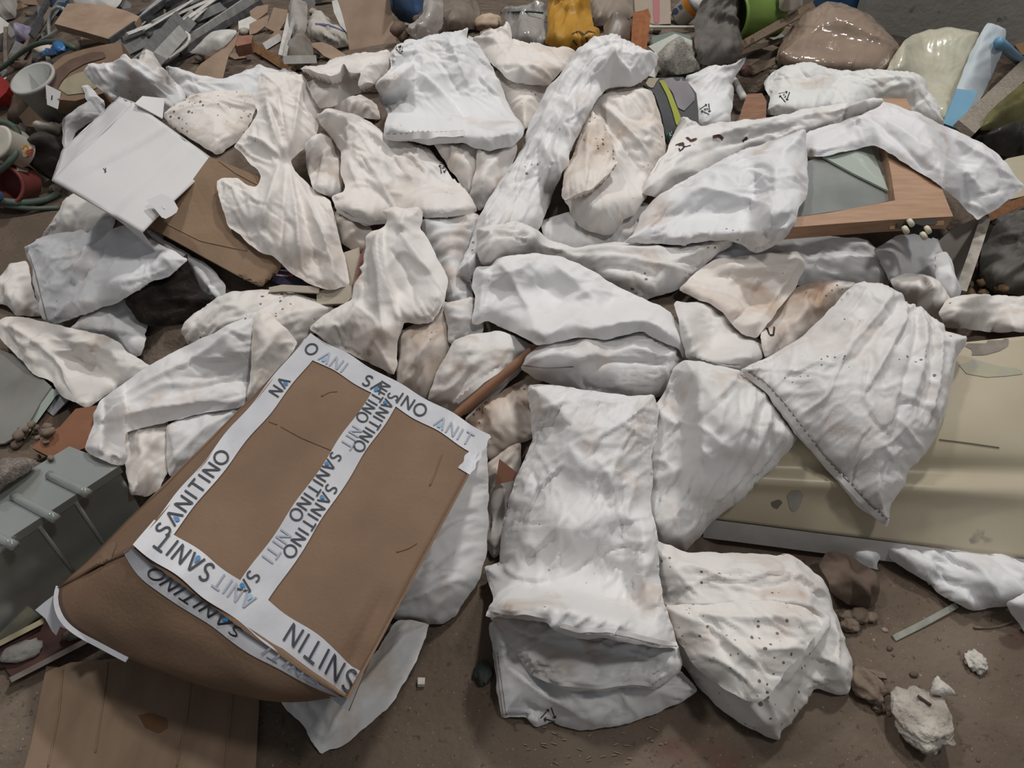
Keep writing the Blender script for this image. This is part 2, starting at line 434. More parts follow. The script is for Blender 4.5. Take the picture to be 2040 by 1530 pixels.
    # join the two skins along the border
    nP = len(P); inn = np.where(~isb)[0]; mp = np.arange(nP); mp[inn] = nP + np.arange(len(inn))
    V = np.vstack([Vf, Vb[inn]]); RIMV[:] = [np.concatenate([isb, np.zeros(len(inn), bool)])]
    F = [tuple(t) for t in Tr] + [tuple(int(mp[k]) for k in reversed(t)) for t in Tr]
    return V, F
def crisp(o):
    """the border of a cloth is a sharp edge"""
    me = o.data; e = np.zeros(len(me.edges) * 2, int); me.edges.foreach_get('vertices', e); e = e.reshape(-1, 2); r = RIMV[0]
    a = me.attributes.get('sharp_edge') or me.attributes.new('sharp_edge', 'BOOLEAN', 'EDGE'); a.data.foreach_set('value', (r[e[:, 0]] & r[e[:, 1]]))
    return o
NS = [0]
def sack(label, poly, tint='#e9e6e3', stain=.15, speck=.3, group='white woven sacks in the pile', name='woven_sack', cat='sack', m=None, sc='#b79a80', **k):
    V, F = cloth(poly, **k)
    o = link(name, V, F, m or sackmat(tint, stain, speck, sc), smooth=True, keep=True); crisp(o)
    tag(o, label, cat, group); NS[0] += 1
    return o

def ribbon(P, Nn, width, off=.0015, zig=0, zstep=None):
    """flat strip along points P lying on normals Nn"""
    P = np.asarray(P); Nn = np.asarray(Nn); n = len(P)
    t = np.gradient(P, axis=0); t /= np.linalg.norm(t, axis=1)[:, None] + 1e-9
    b = np.cross(Nn, t); b /= np.linalg.norm(b, axis=1)[:, None] + 1e-9
    z = np.where(np.arange(n) % 2 == 0, zig, 0.0)[:, None]
    A = P - b * (width / 2) + Nn * off; B = P + b * (width / 2 + z) + Nn * off
    V = np.vstack([A, B]); F = [(i, i + 1, n + i + 1, n + i) for i in range(n - 1)]
    return V, F
def lines_on(o, lines, width_px, m, name, off=.0018, step=4, zig=0, join=False):
    """print, stitching or hem: strips laid on the surface of a thing"""
    if not join and len(lines) > 1:
        for Ln in lines: lines_on(o, [Ln], width_px, m, name, off, step, zig)
        return
    Vs = []; Fs = []; k = 0
    for Ln in lines:
        Q = resample(np.asarray(Ln, float), step, False); P = []; Nn = []
        for a, b in Q:
            h = cast(o, a, b)
            if h is not None: P.append(h[0]); Nn.append(h[1])
        if len(P) < 2: continue
        P = np.array(P); Nn = np.array(Nn)
        if len(P) > 4:
            for _ in range(2):
                Nn[1:-1] = (Nn[:-2] + Nn[1:-1] + Nn[2:]) / 3
            Nn /= np.linalg.norm(Nn, axis=1)[:, None]
        d = proj(P.mean(0))[2]
        V, F = ribbon(P, Nn, width_px * d / FPX, off, zig * d / FPX); Vs.append(V); Fs += [tuple(i + k for i in f) for f in F]; k += len(V)
    if not Vs: return None
    return link(name, np.vstack(Vs), Fs, m, parent=o, smooth=True)
INK = mat('#26262b', rough=.5)
STITCH = mat('#cfc8bd', rough=.7)
def recycle(o, x, y, s, ang, digit=True):
    """the three-arrow triangle printed on the sacks"""
    a = math.radians(ang); R_ = lambda p: (x + s * (p[0] * math.cos(a) - p[1] * math.sin(a)), y + s * (p[0] * math.sin(a) + p[1] * math.cos(a)))
    T3 = [(0, -1.0), (.9, .55), (-.9, .55)]
    Ls = []
    for k in range(3):
        A = np.array(T3[k]); B = np.array(T3[(k + 1) % 3]); p = A + (B - A) * .06; q = A + (B - A) * .78; dd = (B - A) / np.linalg.norm(B - A); nn = np.array([-dd[1], dd[0]])
        Ls += [[p, q], [q - dd * .2 + nn * .2, q, q - dd * .2 - nn * .2]]
    if digit: Ls += [[(.14, -.18), (-.12, -.18), (-.14, .04), (.1, .06), (.14, .2), (.06, .32), (-.14, .3)]]
    lines_on(o, [[R_(p) for p in Ln] for Ln in Ls], max(1.9, s * .13), INK, 'printed_mark', step=3, join=True)
def hem(o, line, w=11, zig=5):
    lines_on(o, [line], w, HEMM, 'hem', off=.004, step=6, zig=zig)
    lines_on(o, [[(p[0] + w * .5, p[1] - w * .4) for p in line]], 2.6, STITCHD, 'stitching', off=.0045, step=7)  # dark seam thread, drawn broad to paint in the hem's shadow too
HEMM = mat('#e6e4e2', '#dedbd8', scale=30, rough=.55)
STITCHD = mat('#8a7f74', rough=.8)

# rigid things -------------------------------------------------------------
def settle_rigid(V, q=93, eps=.002, lim=(-.3, .45), splat_f=None):
    px, py, d = proj(V)
    s = np.clip(np.percentile(d - buf(px, py), q) + eps, *lim)
    r = ray(*[np.array([t.mean()]) for t in (px, py)])[0]
    return V - r * s
def slab(name, label, cat, poly, thick, m, face=.3, lift=0, warp=0, q=85, group=None, z=None, res=None, settle=True, keep=False, parent=None, fwd=0):
    fr = frame(poly, lift, face, z); c, u, v, n = fr
    B = to_plane(poly, fr); res = res or max(.03, np.ptp(B, 0).max() / 14)
    B = resample_keep(B, res)
    P, Tr, eb = triangulate(B, res); _seed[0] += 1
    h = warp * perlin(P[:, 0] * 4, P[:, 1] * 4, _seed[0]) + warp * .35 * perlin(P[:, 0] * 13, P[:, 1] * 13, _seed[0] + 1) if warp else np.zeros(len(P))
    Vf = c + P[:, :1] * u + P[:, 1:] * v + h[:, None] * n; Vb = Vf - n * thick
    # border order for the side walls
    n0 = len(P); F = [tuple(t) for t in Tr] + [tuple(n0 + k for k in reversed(t)) for t in Tr]
    from collections import Counter
    ec = Counter(); 
    for t in Tr:
        for a, b in zip(t, t[1:] + t[:1] if isinstance(t, list) else tuple(t[1:]) + tuple(t[:1])): ec[(a, b)] += 1
    for (a, b) in ec:
        if (b, a) not in ec: F.append((a, n0 + a, n0 + b, b))
    V = np.vstack([Vf, Vb])
    if settle: V = settle_rigid(V, q)
    if fwd: V = V - ray(*np.asarray(poly, float).mean(0)) * fwd
    splat_faces(V, F[:len(Tr)])
    o = link(name, V, F, m, keep=keep, parent=parent)
    if parent is None: tag(o, label, cat, group)
    return o
def resample_keep(P, step):
    out = []
    for i in range(len(P)):
        a = P[i]; b = P[(i + 1) % len(P)]; k = max(1, int(np.linalg.norm(b - a) / step))
        out += [a + (b - a) * t / k for t in range(k)]
    return np.array(out)
def tube_mesh(P, r, sides=8, flat=None, roll=None):
    P = np.asarray(P, float); n = len(P); t = np.gradient(P, axis=0); t /= np.linalg.norm(t, axis=1)[:, None] + 1e-9
    toC = CAM - P; toC /= np.linalg.norm(toC, axis=1)[:, None]
    a = np.cross(t, toC); a /= np.linalg.norm(a, axis=1)[:, None] + 1e-9; b = np.cross(a, t)
    if roll:
        cr, sr = math.cos(roll), math.sin(roll); a, b = a * cr + b * sr, b * cr - a * sr
    V = []
    rr = np.full(n, r) if np.isscalar(r) else np.asarray(r)
    if flat:
        cs = [(-1, -1), (1, -1), (1, 1), (-1, 1)]; sides = 4
        for cx, cy in cs: V.append(P + a * cx * flat[0] / 2 + b * cy * flat[1] / 2)
    else:
        for k in range(sides):
            w = 2 * math.pi * k / sides; V.append(P + a * (math.cos(w) * rr)[:, None] + b * (math.sin(w) * rr)[:, None])
    V = np.concatenate(V); F = []
    for k in range(sides):
        k2 = (k + 1) % sides
        for i in range(n - 1): F.append((k * n + i, k2 * n + i, k2 * n + i + 1, k * n + i + 1))
    F.append(tuple(k * n for k in reversed(range(sides)))); F.append(tuple(k * n + n - 1 for k in range(sides)))
    return V, F
def rod(name, label, cat, line, r, m, rigid=True, flat=None, group=None, lift=0, sides=8, roll=None, step=14, q=85, keep=False, parent=None, tilt=0):
    """bar, lath, pipe or cable along a line of pixels, lying on the pile"""
    Q = resample(np.asarray(line, float), step, False)
    if not rigid and len(line) > 2:
        for _ in range(2):
            Q[1:-1] = (Q[:-2] + 2 * Q[1:-1] + Q[2:]) / 4
    b = buf(Q[:, 0], Q[:, 1]); s = np.linspace(0, 1, len(Q)); hh = (flat[1] / 2 if flat else (r if np.isscalar(r) else np.max(r)))
    if rigid:
        A = np.stack([np.ones_like(s), s], 1); zz = zmap(Q[:, 0], Q[:, 1]); dz = proj(at_z(Q[:, 0], Q[:, 1], zz))[2]
        co = np.linalg.lstsq(A, np.minimum(b, dz + .2), rcond=None)[0]; d = A @ co + tilt * (s - .5)
        d = d - np.percentile(d - b, q) - hh - lift
    else:
        d = b - hh - lift
        for _ in range(6):
            d[1:-1] = (d[:-2] + d[1:-1] + d[2:]) / 3
        d = d - max(0, np.percentile(d - b + hh, 60))
    P = at(Q[:, 0], Q[:, 1], d)
    V, F = tube_mesh(P, r, sides, flat, roll)
    splat_faces(V, F[:-2])
    o = link(name, V, F, m, smooth=not flat, keep=keep, parent=parent)
    if parent is None: tag(o, label, cat, group)
    return o
def lathe_mesh(prof, sides=28):
    V = []; F = []; n = len(prof)
    for k in range(sides):
        w = 2 * math.pi * k / sides
        V += [(r * math.cos(w), r * math.sin(w), h) for r, h in prof]
    for k in range(sides):
        k2 = (k + 1) % sides
        for i in range(n - 1): F.append((k * n + i, k2 * n + i, k2 * n + i + 1, k * n + i + 1))
    return np.array(V), F
def axes(ax):
    z = np.asarray(ax, float); z /= np.linalg.norm(z); x = np.cross([0, 1, .3], z); x /= np.linalg.norm(x); return np.stack([x, np.cross(z, x), z])
def place(V, px, py, ax, q=90, d=None, settle=True):
    """turn local points (z = axis) to a world axis and set them on the pile at a pixel"""
    W = np.asarray(V) @ axes(ax)
    d0 = d if d else float(buf(np.array([px]), np.array([py]))[0]) - .05
    W = W + at(px, py, d0)
    if settle and not d: W = settle_rigid(W, q)
    return W
def lump(name, label, cat, px, py, rpx, m, squash=(1, 1, .7), rough=.25, group=None, sub=3, ang=0, seed=None, on_floor=False, freq=2.2, ridge=.0):
    """stone, plaster chunk or crumb resting where the pixel says"""
    bm = bmesh.new(); bmesh.ops.create_icosphere(bm, subdivisions=sub, radius=1)
    V = np.array([v.co[:] for v in bm.verts]); F = [tuple(v.index for v in f.verts) for f in bm.faces]; bm.free()
    _seed[0] += 1; s = seed or _seed[0]
    k = perlin(V[:, 0] * freq + s, V[:, 1] * freq + V[:, 2] * 1.7, s) + perlin(V[:, 2] * freq, V[:, 0] * freq + s, s + 1) * .8 + perlin(V[:, 0] * freq * 3, V[:, 1] * freq * 3 + V[:, 2] * 5, s + 2) * .3
    V = V * (1 + rough * k)[:, None]
    if ridge: V = V * (1 + ridge * perlin(V[:, 0] * 9 + V[:, 2] * 7, V[:, 1] * 9 + s, s + 3))[:, None]
    a = math.radians(ang); V = V * np.array(squash); V = V @ np.array([[math.cos(a), math.sin(a), 0], [-math.sin(a), math.cos(a), 0], [0, 0, 1]])
    d = float(buf(np.array([px]), np.array([py]))[0]); V = V * (rpx * d / FPX)
    V = V + at(px, py, d)
    if on_floor: V[:, 2] -= V[:, 2].min() + .004
    else: V = settle_rigid(V, 75)
    splat(V)
    o = link(name, V, F, m, smooth=True); tag(o, label, cat, group); return o
def patch(c00, c10, c11, c01, nu=12, nv=12, disp=None, thick=.004):
    """bent panel between four points; disp(u, v) in metres along its normal"""
    c00, c10, c11, c01 = [np.asarray(c, float) for c in (c00, c10, c11, c01)]
    U, W = np.meshgrid(np.linspace(0, 1, nu + 1), np.linspace(0, 1, nv + 1)); u = U.ravel()[:, None]; w = W.ravel()[:, None]
    P = c00 * (1 - u) * (1 - w) + c10 * u * (1 - w) + c11 * u * w + c01 * (1 - u) * w
    n = np.cross(c10 - c00, c01 - c00); n /= np.linalg.norm(n)
    if n @ (CAM - P.mean(0)) < 0: n = -n
    if disp is not None: P = P + n * disp(u[:, 0], w[:, 0])[:, None]
    B = P - n * thick; m = nu + 1; N0 = len(P); F = []
    for j in range(nv):
        for i in range(nu):
            a = j * m + i; F.append((a, a + 1, a + m + 1, a + m)); F.append((N0 + a, N0 + a + m, N0 + a + m + 1, N0 + a + 1))
    for i in range(nu):
        F.append((i, N0 + i, N0 + i + 1, i + 1)); a = nv * m + i; F.append((a, a + 1, N0 + a + 1, N0 + a))
    for j in range(nv):
        a = j * m; F.append((a, a + m, N0 + a + m, N0 + a)); a = j * m + nu; F.append((a, N0 + a, N0 + a + m, a + m))
    return np.vstack([P, B]), F, n
def boxmesh(lo, hi):
    x0, y0, z0 = lo; x1, y1, z1 = hi
    V = [(x0, y0, z0), (x1, y0, z0), (x1, y1, z0), (x0, y1, z0), (x0, y0, z1), (x1, y0, z1), (x1, y1, z1), (x0, y1, z1)]
    return np.array(V), [(0, 3, 2, 1), (4, 5, 6, 7), (0, 1, 5, 4), (1, 2, 6, 5), (2, 3, 7, 6), (3, 0, 4, 7)]
def decal(o, poly, m, name, off=.0015, step=7, parent=None):
    """flat print, label or patch laid on a thing's surface"""
    B = resample(np.asarray(poly, float), step); P, Tr, _ = triangulate(B, step)
    W = []; ok = []
    for a, b in P:
        h = cast(o, a, b); ok.append(h is not None); W.append(h[0] + h[1] * off if h is not None else np.zeros(3))
    ok = np.array(ok); F = [t for t in Tr if ok[list(t)].all()]
    if not F: return None
    use = np.unique(np.array(F).ravel()); mp = {int(k): i for i, k in enumerate(use)}
    return link(name, np.array(W)[use], [tuple(mp[int(k)] for k in t) for t in F], m, parent=parent or o, smooth=True)
def solid(faces8):
    """closed six-sided body from 4 upper and 4 lower points"""
    return np.asarray(faces8, float), [(0, 1, 2, 3), (7, 6, 5, 4), (0, 4, 5, 1), (1, 5, 6, 2), (2, 6, 7, 3), (3, 7, 4, 0)]

def flap(o, poly, m, name='flap', **k):
    """a loose layer of cloth belonging to a sack that is already built"""
    V, F = cloth(poly, **k); return crisp(link(name, V, F, m, parent=o, smooth=True, keep=True))

def bead_on(o, lines, r, m, name, step=6):
    """a fold or crack standing out of the surface as a thin ridge of the same stuff"""
    for Ln in lines:
        P = [cast(o, a, b) for a, b in resample(np.asarray(Ln, float), step, False)]; P = np.array([h[0] for h in P if h is not None])
        if len(P) < 3: continue
        V, F = tube_mesh(P, r, 6); link(name, V, F, m, parent=o, smooth=True)
# ---------------------------------------------------------------- the setting
def floor_mat():
    m = bpy.data.materials.new('dirty_concrete_floor'); m.use_nodes = True; nt = m.node_tree; N = nt.nodes; L = nt.links
    b = N['Principled BSDF']; b.inputs['Roughness'].default_value = .75; b.inputs['Specular IOR Level'].default_value = .25
    tc = N.new('ShaderNodeTexCoord')
    def noise(s, d=5, dist=0):
        n = N.new('ShaderNodeTexNoise'); n.inputs['Scale'].default_value = s; n.inputs['Detail'].default_value = d; n.inputs['Distortion'].default_value = dist
        L.new(tc.outputs['Object'], n.inputs['Vector']); return n.outputs[0]
    def ramp(x, *st):
        r = N.new('ShaderNodeValToRGB'); e = r.color_ramp.elements
        while len(e) < len(st): e.new(.5)
        for k, (p, c) in enumerate(st): e[k].position = p; e[k].color = c
        L.new(x, r.inputs[0]); return r.outputs[0]
    def mix(f, a, c):
        x = N.new('ShaderNodeMix'); x.data_type = 'RGBA'; L.new(f, x.inputs[0]); L.new(a, x.inputs[6]); x.inputs[7].default_value = c; return x.outputs[2]
    c = ramp(noise(2.2, 8, .4), (.3, lin('#564a40')), (.5, lin('#67594c')), (.72, lin('#807264')))
    k0 = (0, 0, 0, 1); k1 = (1, 1, 1, 1)
    c = mix(ramp(noise(3.1, 6, 1.2), (.60, k0), (.70, (.55, .55, .55, 1))), c, lin('#6b3034'))
    c = mix(ramp(noise(70, 4), (.62, k0), (.7, (.6, .6, .6, 1))), c, lin('#40342c'))
    c = mix(ramp(noise(150, 2), (.69, k0), (.73, (.7, .7, .7, 1))), c, lin('#b5a696'))
    L.new(c, b.inputs['Base Color'])
    bp = N.new('ShaderNodeBump'); bp.inputs['Strength'].default_value = .5; bp.inputs['Distance'].default_value = .01; L.new(noise(60, 6), bp.inputs['Height']); L.new(bp.outputs[0], b.inputs['Normal'])
    return m
V, F = boxmesh((-5, -3, -.12), (5, 7, 0)); fl = link('floor', V, F, floor_mat()); tag(fl, 'dirty brown concrete floor with dust and traces of red paint', None, kind='structure')

WALLM = mat('#a39f98', '#b1ada5', scale=3, rough=.85, bump=.4, bscale=30, dirt=.55, dirtcol='#4b4844', dscale=16)
V, F = boxmesh((1.72, 3.95, 0), (5, 4.35, 2.4)); w = link('wall_right', V, F, WALLM); tag(w, 'grey stained concrete push wall behind the waste heap', None, kind='structure')
V, F = boxmesh((-5, 5.9, 0), (5, 6.1, 4)); w = link('wall_back', V, F, WALLM); tag(w, 'grey concrete back wall of the hall', None, kind='structure')
splat_faces(*[(lambda a: (a[0], a[1]))(boxmesh((1.72, 3.95, 0), (5, 4.35, 2.4)))][0])
V, F = boxmesh((1.55, 4.05, 0), (1.715, 4.2, 2.4)); w = link('trim_1', V, F, mat('#27507f', '#3a628c', scale=20, rough=.5)); tag(w, 'blue steel post at the end of the concrete wall', None, kind='structure')

# the ground of trodden rubble that carries the pile
gx, gy = np.meshgrid(np.linspace(-420, 2420, 96), np.linspace(-60, 1470, 64))
edge_poly = np.array([(-420, -60), (2420, -60), (2420, 1000), (1900, 1000), (1500, 1020), (1380, 1180), (1000, 1220), (900, 1060), (500, 1120), (250, 1000), (180, 700), (120, 520), (140, 400), (-60, 330), (-420, 330)], float)
q = np.stack([gx.ravel(), gy.ravel()], 1)
dd, _, _ = seg_dist(q, edge_poly, True); ins = inside(q, edge_poly); sgn = np.where(ins, dd, -dd)
zz = zmap(q[:, 0], q[:, 1]) - .17 + perlin(q[:, 0] / 45, q[:, 1] / 45, 3) * .02 + perlin(q[:, 0] / 17, q[:, 1] / 17, 4) * .008
zz = np.where(q[:, 1] < 180, np.maximum(zz, zmap(q[:, 0], q[:, 1]) - .09), zz)
zz = np.clip(zz, .01, 1) * np.clip(sgn / 90, 0, 1) - .012
V = at_z(q[:, 0], q[:, 1], zz); V[:, 1] = np.where(V[:, 0] > 1.3, np.minimum(V[:, 1], 3.93), np.minimum(V[:, 1], 5.6)); nx = gx.shape[1]
F = [(j * nx + i, j * nx + nx + i, j * nx + nx + i + 1, j * nx + i + 1) for j in range(gx.shape[0] - 1) for i in range(nx - 1)]
F = [f for f in F if max(zz[list(f)]) > -.011]
mo = link('floor_mound', V, F, mat('#5d5046', '#75685c', scale=14, rough=.95, bump=.8, bscale=60), smooth=True)
tag(mo, 'dark trodden rubble and dust under the pile of sacks', None, kind='structure')
splat_faces(V[np.unique(np.array(F))], []); splat_faces(V, F[::1])
# ---------------------------------------------------------------- waste behind the sacks
R_ = random.Random(5)
CARD = mat('#957e6b', '#a58e7b', scale=12, rough=.85, bump=.15, bscale=60); CARD2 = mat('#8f7a68', '#a08a78', scale=10, rough=.85)
PLAST = mat('#6a6b6c', '#7d7d7c', scale=20, rough=.5); PLASTL = mat('#9a9a98', '#b4b3b0', scale=20, rough=.5); PLASTD = mat('#3d3d40', '#525255', scale=20, rough=.55)
WHITEP = mat('#d8d6d2', '#c4c0ba', scale=20, rough=.5); PLASTER = mat('#b9b2a9', '#8f867c', scale=25, rough=.95, bump=.6, bscale=60)
RUBB = mat('#85776a', '#6d6157', scale=20, rough=.95, bump=.7, bscale=80); WOOD = mat('#9b7550', '#7d5b3d', scale=10, rough=.7, stretch=(2, 14, 14)); BLUE = mat('#2e4a6e', '#24405f', scale=10, rough=.5)
def film(c='#b9b4ac', a=.55, r=.15): return mat(c, rough=r, alpha=a, spec=.8, bump=.5, bscale=25)
def bag(name, label, poly, m, cat='bag', group=None, **k):
    d = dict(T=.06, R=.12, face=.55, crum=.007, res=.009, auto=(12, R_.uniform(0, 180), 40, .15, .02), ex=.16, iters=60, cre=.011); d.update(k)
    return sack(label, poly, name=name, cat=cat, group=group or 'waste bags behind the sacks', m=m, **d)
# loose rubble covering the back of the heap: pieces of many kinds, each its own thing
KINDS = [('card_scrap', 'torn tan cardboard scrap in the mixed waste behind the sacks', 'cardboard', CARD), ('grey_scrap', 'flat grey plastic scrap in the mixed waste behind the sacks', 'plastic', PLAST),
         ('pale_scrap', 'pale broken sheet scrap in the mixed waste behind the sacks', 'scrap', WHITEP), ('brown_scrap', 'brown-grey board scrap in the mixed waste behind the sacks', 'board', CARD2)]
def scatter_scraps(n, x0, x1, y0, y1, smin=14, smax=42):
    for _ in range(n):
        nm, lb, ct, m = R_.choice(KINDS); cx = R_.uniform(x0, x1); cy = R_.uniform(y0, y1); s = R_.uniform(smin, smax); a0 = R_.uniform(0, 3.1); k = R_.choice((3, 4, 4, 5)); ar = R_.uniform(.3, .8)
        P = []
        for i in range(k):
            t = 2 * math.pi * i / k + R_.uniform(-.3, .3); x = math.cos(t) * s; y = math.sin(t) * s * ar; P.append((cx + x * math.cos(a0) - y * math.sin(a0), cy + (x * math.sin(a0) + y * math.cos(a0)) * .7))
        lb = ('large ' if s > (smin + smax) / 2 else 'small ') + {3: 'three-cornered', 4: 'four-cornered', 5: 'five-cornered'}[k] + (' slim ' if ar < .5 else ' broad ') + lb
        slab(nm, lb, ct, P, R_.uniform(.004, .02), m, face=R_.uniform(.15, .75), warp=.006, q=70, group='mixed scraps behind the sacks', res=.06)
def scatter_lumps(n, x0, x1, y0, y1, r0, r1, label, group, mm=None, name='plaster_lump'):
    for _ in range(n):
        m_ = mm or R_.choice((PLASTER, RUBB)); rr = R_.uniform(r0, r1); big = 'big' if rr > (r0 + r1) / 2 else 'little'
        lump(name, (big if mm else big + (' pale' if m_ is PLASTER else ' brown')) + ' ' + label, 'rubble', R_.uniform(x0, x1), R_.uniform(y0, y1), rr, m_, squash=(1, R_.uniform(.6, 1), R_.uniform(.4, .8)), group=group, sub=2, ang=R_.uniform(0, 180))
def scatter_strips(n, x0, x1, y0, y1, a0, a1, l0, l1, name, label, mats, w=.03, t=.008, group='loose strips behind the sacks', bend=.1):
    for _ in range(n):
        cx = R_.uniform(x0, x1); cy = R_.uniform(y0, y1); a = math.radians(R_.uniform(a0, a1)); l = R_.uniform(l0, l1); c = R_.uniform(-bend, bend); P = []
        for s in (-.5, -.25, 0, .25, .5): aa = a + c * s * 2; P.append((cx + math.cos(aa) * s * l, cy - math.sin(aa) * s * l + c * l * s * s))
        m_ = R_.choice(mats); ww = w * R_.uniform(.6, 1.3); lb = ('wide ' if ww > w else 'narrow ') + {PLASTD: 'blackish', PLAST: 'mid-grey', PLASTL: 'light grey', WHITEP: 'white', RUBB: 'brownish'}[m_] + ' ' + label + (', bowed' if abs(c) > bend / 2 else ', straight')
        rod(name, lb, 'strip', P, .01, m_, rigid=abs(c) < bend * .7, q=70, flat=(ww, t), group=group, roll=R_.uniform(-.5, .5), step=26)
scatter_lumps(26, -40, 640, 20, 150, 8, 18, 'dusty lump in the mixed waste at the back', 'plaster lumps at the back')
scatter_lumps(20, 1180, 1560, 20, 150, 7, 15, 'rubble lump by the dark bag and the laths', 'rubble lumps by the laths')
scatter_scraps(40, -40, 1000, -20, 120); scatter_scraps(14, 1180, 1560, 10, 150); scatter_scraps(10, -40, 150, 120, 250, 12, 30)
# the far back row
bag('grey_bag', 'grey dusty film bag in the far corner by the white box', [(-40,-30),(30,-30),(36,10),(30,38),(0,42),(-40,40)], mat('#8d8883', '#a39d96', scale=8, rough=.5))
slab('white_box', 'white box lying by the grey dusty film bag', 'box', [(-20,36),(0,33),(18,47),(12,62),(-20,76)], .08, WHITEP, face=.4)
bag('blue_barrel', 'dark blue plastic drum half buried near the grey cable loop', [(100,-20),(140,-20),(138,20),(128,38),(108,30)], BLUE, cat='drum', ex=.03, crum=.001)
bag('labelled_pouch', 'small pale pouch with a purple print near the grey plank', [(33,62),(58,52),(68,66),(62,86),(40,92)], mat('#b9b3bd', '#8a7fa8', scale=30, rough=.4))
scatter_strips(10, 10, 130, 10, 150, 40, 110, 60, 140, 'plastic_strip', 'plastic strip standing in the tangle by the grey cable loop', (PLASTD, PLAST, RUBB), group='strips by the cable loop')
scatter_strips(26, 280, 440, -15, 110, 22, 48, 130, 260, 'profile_strip', 'plastic profile strip fanned out beside the tan board', (PLASTD, PLASTD, PLAST, PLASTL, PLASTD, PLAST), w=.035, t=.012, group='fanned profile strips', bend=.1)
scatter_strips(7, 290, 430, 0, 100, 22, 48, 110, 240, 'cable', 'thin cable among the fanned grey profile strips', (WHITEP, PLASTL), w=.012, t=.012, group='pale cables among the strips', bend=.12)
sack('torn white paper sheet behind the tan board', [(140,4),(180,-15),(255,-20),(240,8),(225,20),(190,14)], name='paper_sheet', cat='paper', group='torn papers', m=WHITEP, T=.008, R=.05, face=.5, res=.014)
slab('tan_board', 'tan fibreboard piece with a torn white edge lying on grey strips', 'board', [(115,47),(139,10),(165,9),(210,13),(250,24),(272,34),(262,48),(225,78),(170,62)], .03, CARD, face=.2)
rod('grey_cable_loop', 'stiff grey cable bent into a loop above the green hose', 'cable', [(80,82),(110,66),(138,46),(139,35),(128,12),(112,8),(98,25),(95,55),(100,75)], .009, PLASTL, rigid=False, lift=.04)
rod('white_cable_loop', 'white cable loop standing among the grey strips', 'cable', [(318,130),(326,95),(332,75),(345,62),(368,60),(383,66),(382,80),(365,97),(335,115)], .007, WHITEP, rigid=False, lift=.05)
scatter_strips(4, 300, 380, 80, 130, 48, 62, 90, 150, 'flat_bar', 'flat bar leaning beside the white cable loop', (PLAST, PLASTL), w=.05, t=.01, group='flat bars by the cable loop', bend=.02)
slab('curled_card', 'tan cardboard sheet curling up behind the lumpy white sack', 'cardboard', [(380,155),(400,128),(440,100),(460,78),(476,58),(468,90),(455,112),(444,160)], .006, CARD, face=.6, warp=.02)
sack('torn white sheet hanging over the curled tan card', [(375,108),(400,85),(420,62),(455,57),(474,62),(460,82),(440,98),(405,106)], name='torn_sheet', cat='paper', group='torn papers', m=WHITEP, T=.008, R=.05, face=.6, res=.014)
slab('card_piece', 'tan cardboard piece with a ragged side, highest of the broken pieces', 'cardboard', [(497,22),(512,12),(535,9),(533,24),(520,34),(502,46)], .008, CARD, face=.5)
slab('card_piece', 'tan cardboard piece with a ragged side, lowest of the broken pieces', 'cardboard', [(496,48),(515,38),(537,29),(533,48),(524,56),(510,66),(496,70)], .008, CARD, face=.5)
slab('card_piece', 'upright tan cardboard piece beside the white channel', 'cardboard', [(527,54),(536,40),(545,14),(577,20),(568,44),(553,67)], .008, CARD, face=.6)
slab('brick_piece', 'small red-brown brick piece under the broken card pieces', 'brick', [(466,83),(476,72),(503,70),(500,86),(472,92)], .05, mat('#9b7161', '#845c4d', scale=20, rough=.9), face=.3)
bag('grey_tube_bag', 'grey film tube bag standing beside the white roll', [(575,8),(600,2),(614,10),(612,60),(600,80),(580,72)], mat('#97928d', '#aca6a0', scale=10, rough=.4))
bag('grey_ash_bag', 'grey ashy bag behind the white plastic profile', [(570,110),(585,78),(605,72),(622,90),(628,125),(600,140),(575,136)], mat('#77716a', '#8d867e', scale=20, rough=.9))
rod('white_channel', 'white plastic channel standing between cardboard pieces', 'channel', [(578,32),(570,70),(560,115)], .01, WHITEP, flat=(.028, .02), tilt=-.1)
rod('white_channel', 'grey-white thin channel leaning beside the first one', 'channel', [(584,40),(574,80),(566,118)], .01, PLASTL, flat=(.014, .02), tilt=-.1)
rod('white_profile', 'short white plastic profile lying on the waste by the white roll', 'profile', [(571,119),(624,118)], .01, WHITEP, flat=(.03, .03))
rod('white_profile', 'short white plastic profile tilted above the wooden lath', 'profile', [(523,95),(556,75)], .01, WHITEP, flat=(.03, .025))
rod('wooden_lath', 'brown wooden lath lying behind the lumpy white sack', 'lath', [(505,92),(545,117),(583,142)], .01, WOOD, flat=(.035, .02))
bag('fabric_roll', 'white fabric roll with a purple band beside the tan board', [(612,62),(622,35),(640,28),(665,45),(690,64),(697,92),(668,97),(640,85),(622,80)], mat('#c3beb4', '#a8a39c', scale=14, rough=.9, bump=.3), cat='fabric', T=.07, R=.08)
lines_on(bpy.context.scene.objects['fabric_roll'], [[(628,48),(655,50),(688,64)]], 5, mat('#5b5a86', rough=.8), 'purple_band', step=5)
slab('card_piece', 'torn tan cardboard triangle below the white fabric roll', 'cardboard', [(608,86),(640,83),(660,90),(697,114),(662,119),(645,112),(630,98)], .006, CARD, face=.4)
slab('large_tan_board', 'large flat tan hardboard standing upright behind the curled sack', 'board', [(664,-20),(772,-25),(780,30),(791,92),(750,104),(697,114),(692,62),(680,30)], .012, CARD2, face=.6)
slab('torn_liner', 'white torn liner strip along the edge of the large hardboard', 'paper', [(662,4),(672,0),(682,30),(690,62),(678,50),(666,25)], .004, WHITEP, face=.6)
bag('blue_drum', 'dark blue plastic tub behind the clear film bag', [(772,-20),(845,-20),(842,30),(825,50),(800,44),(780,25)], BLUE, cat='tub', ex=.03, crum=.001)
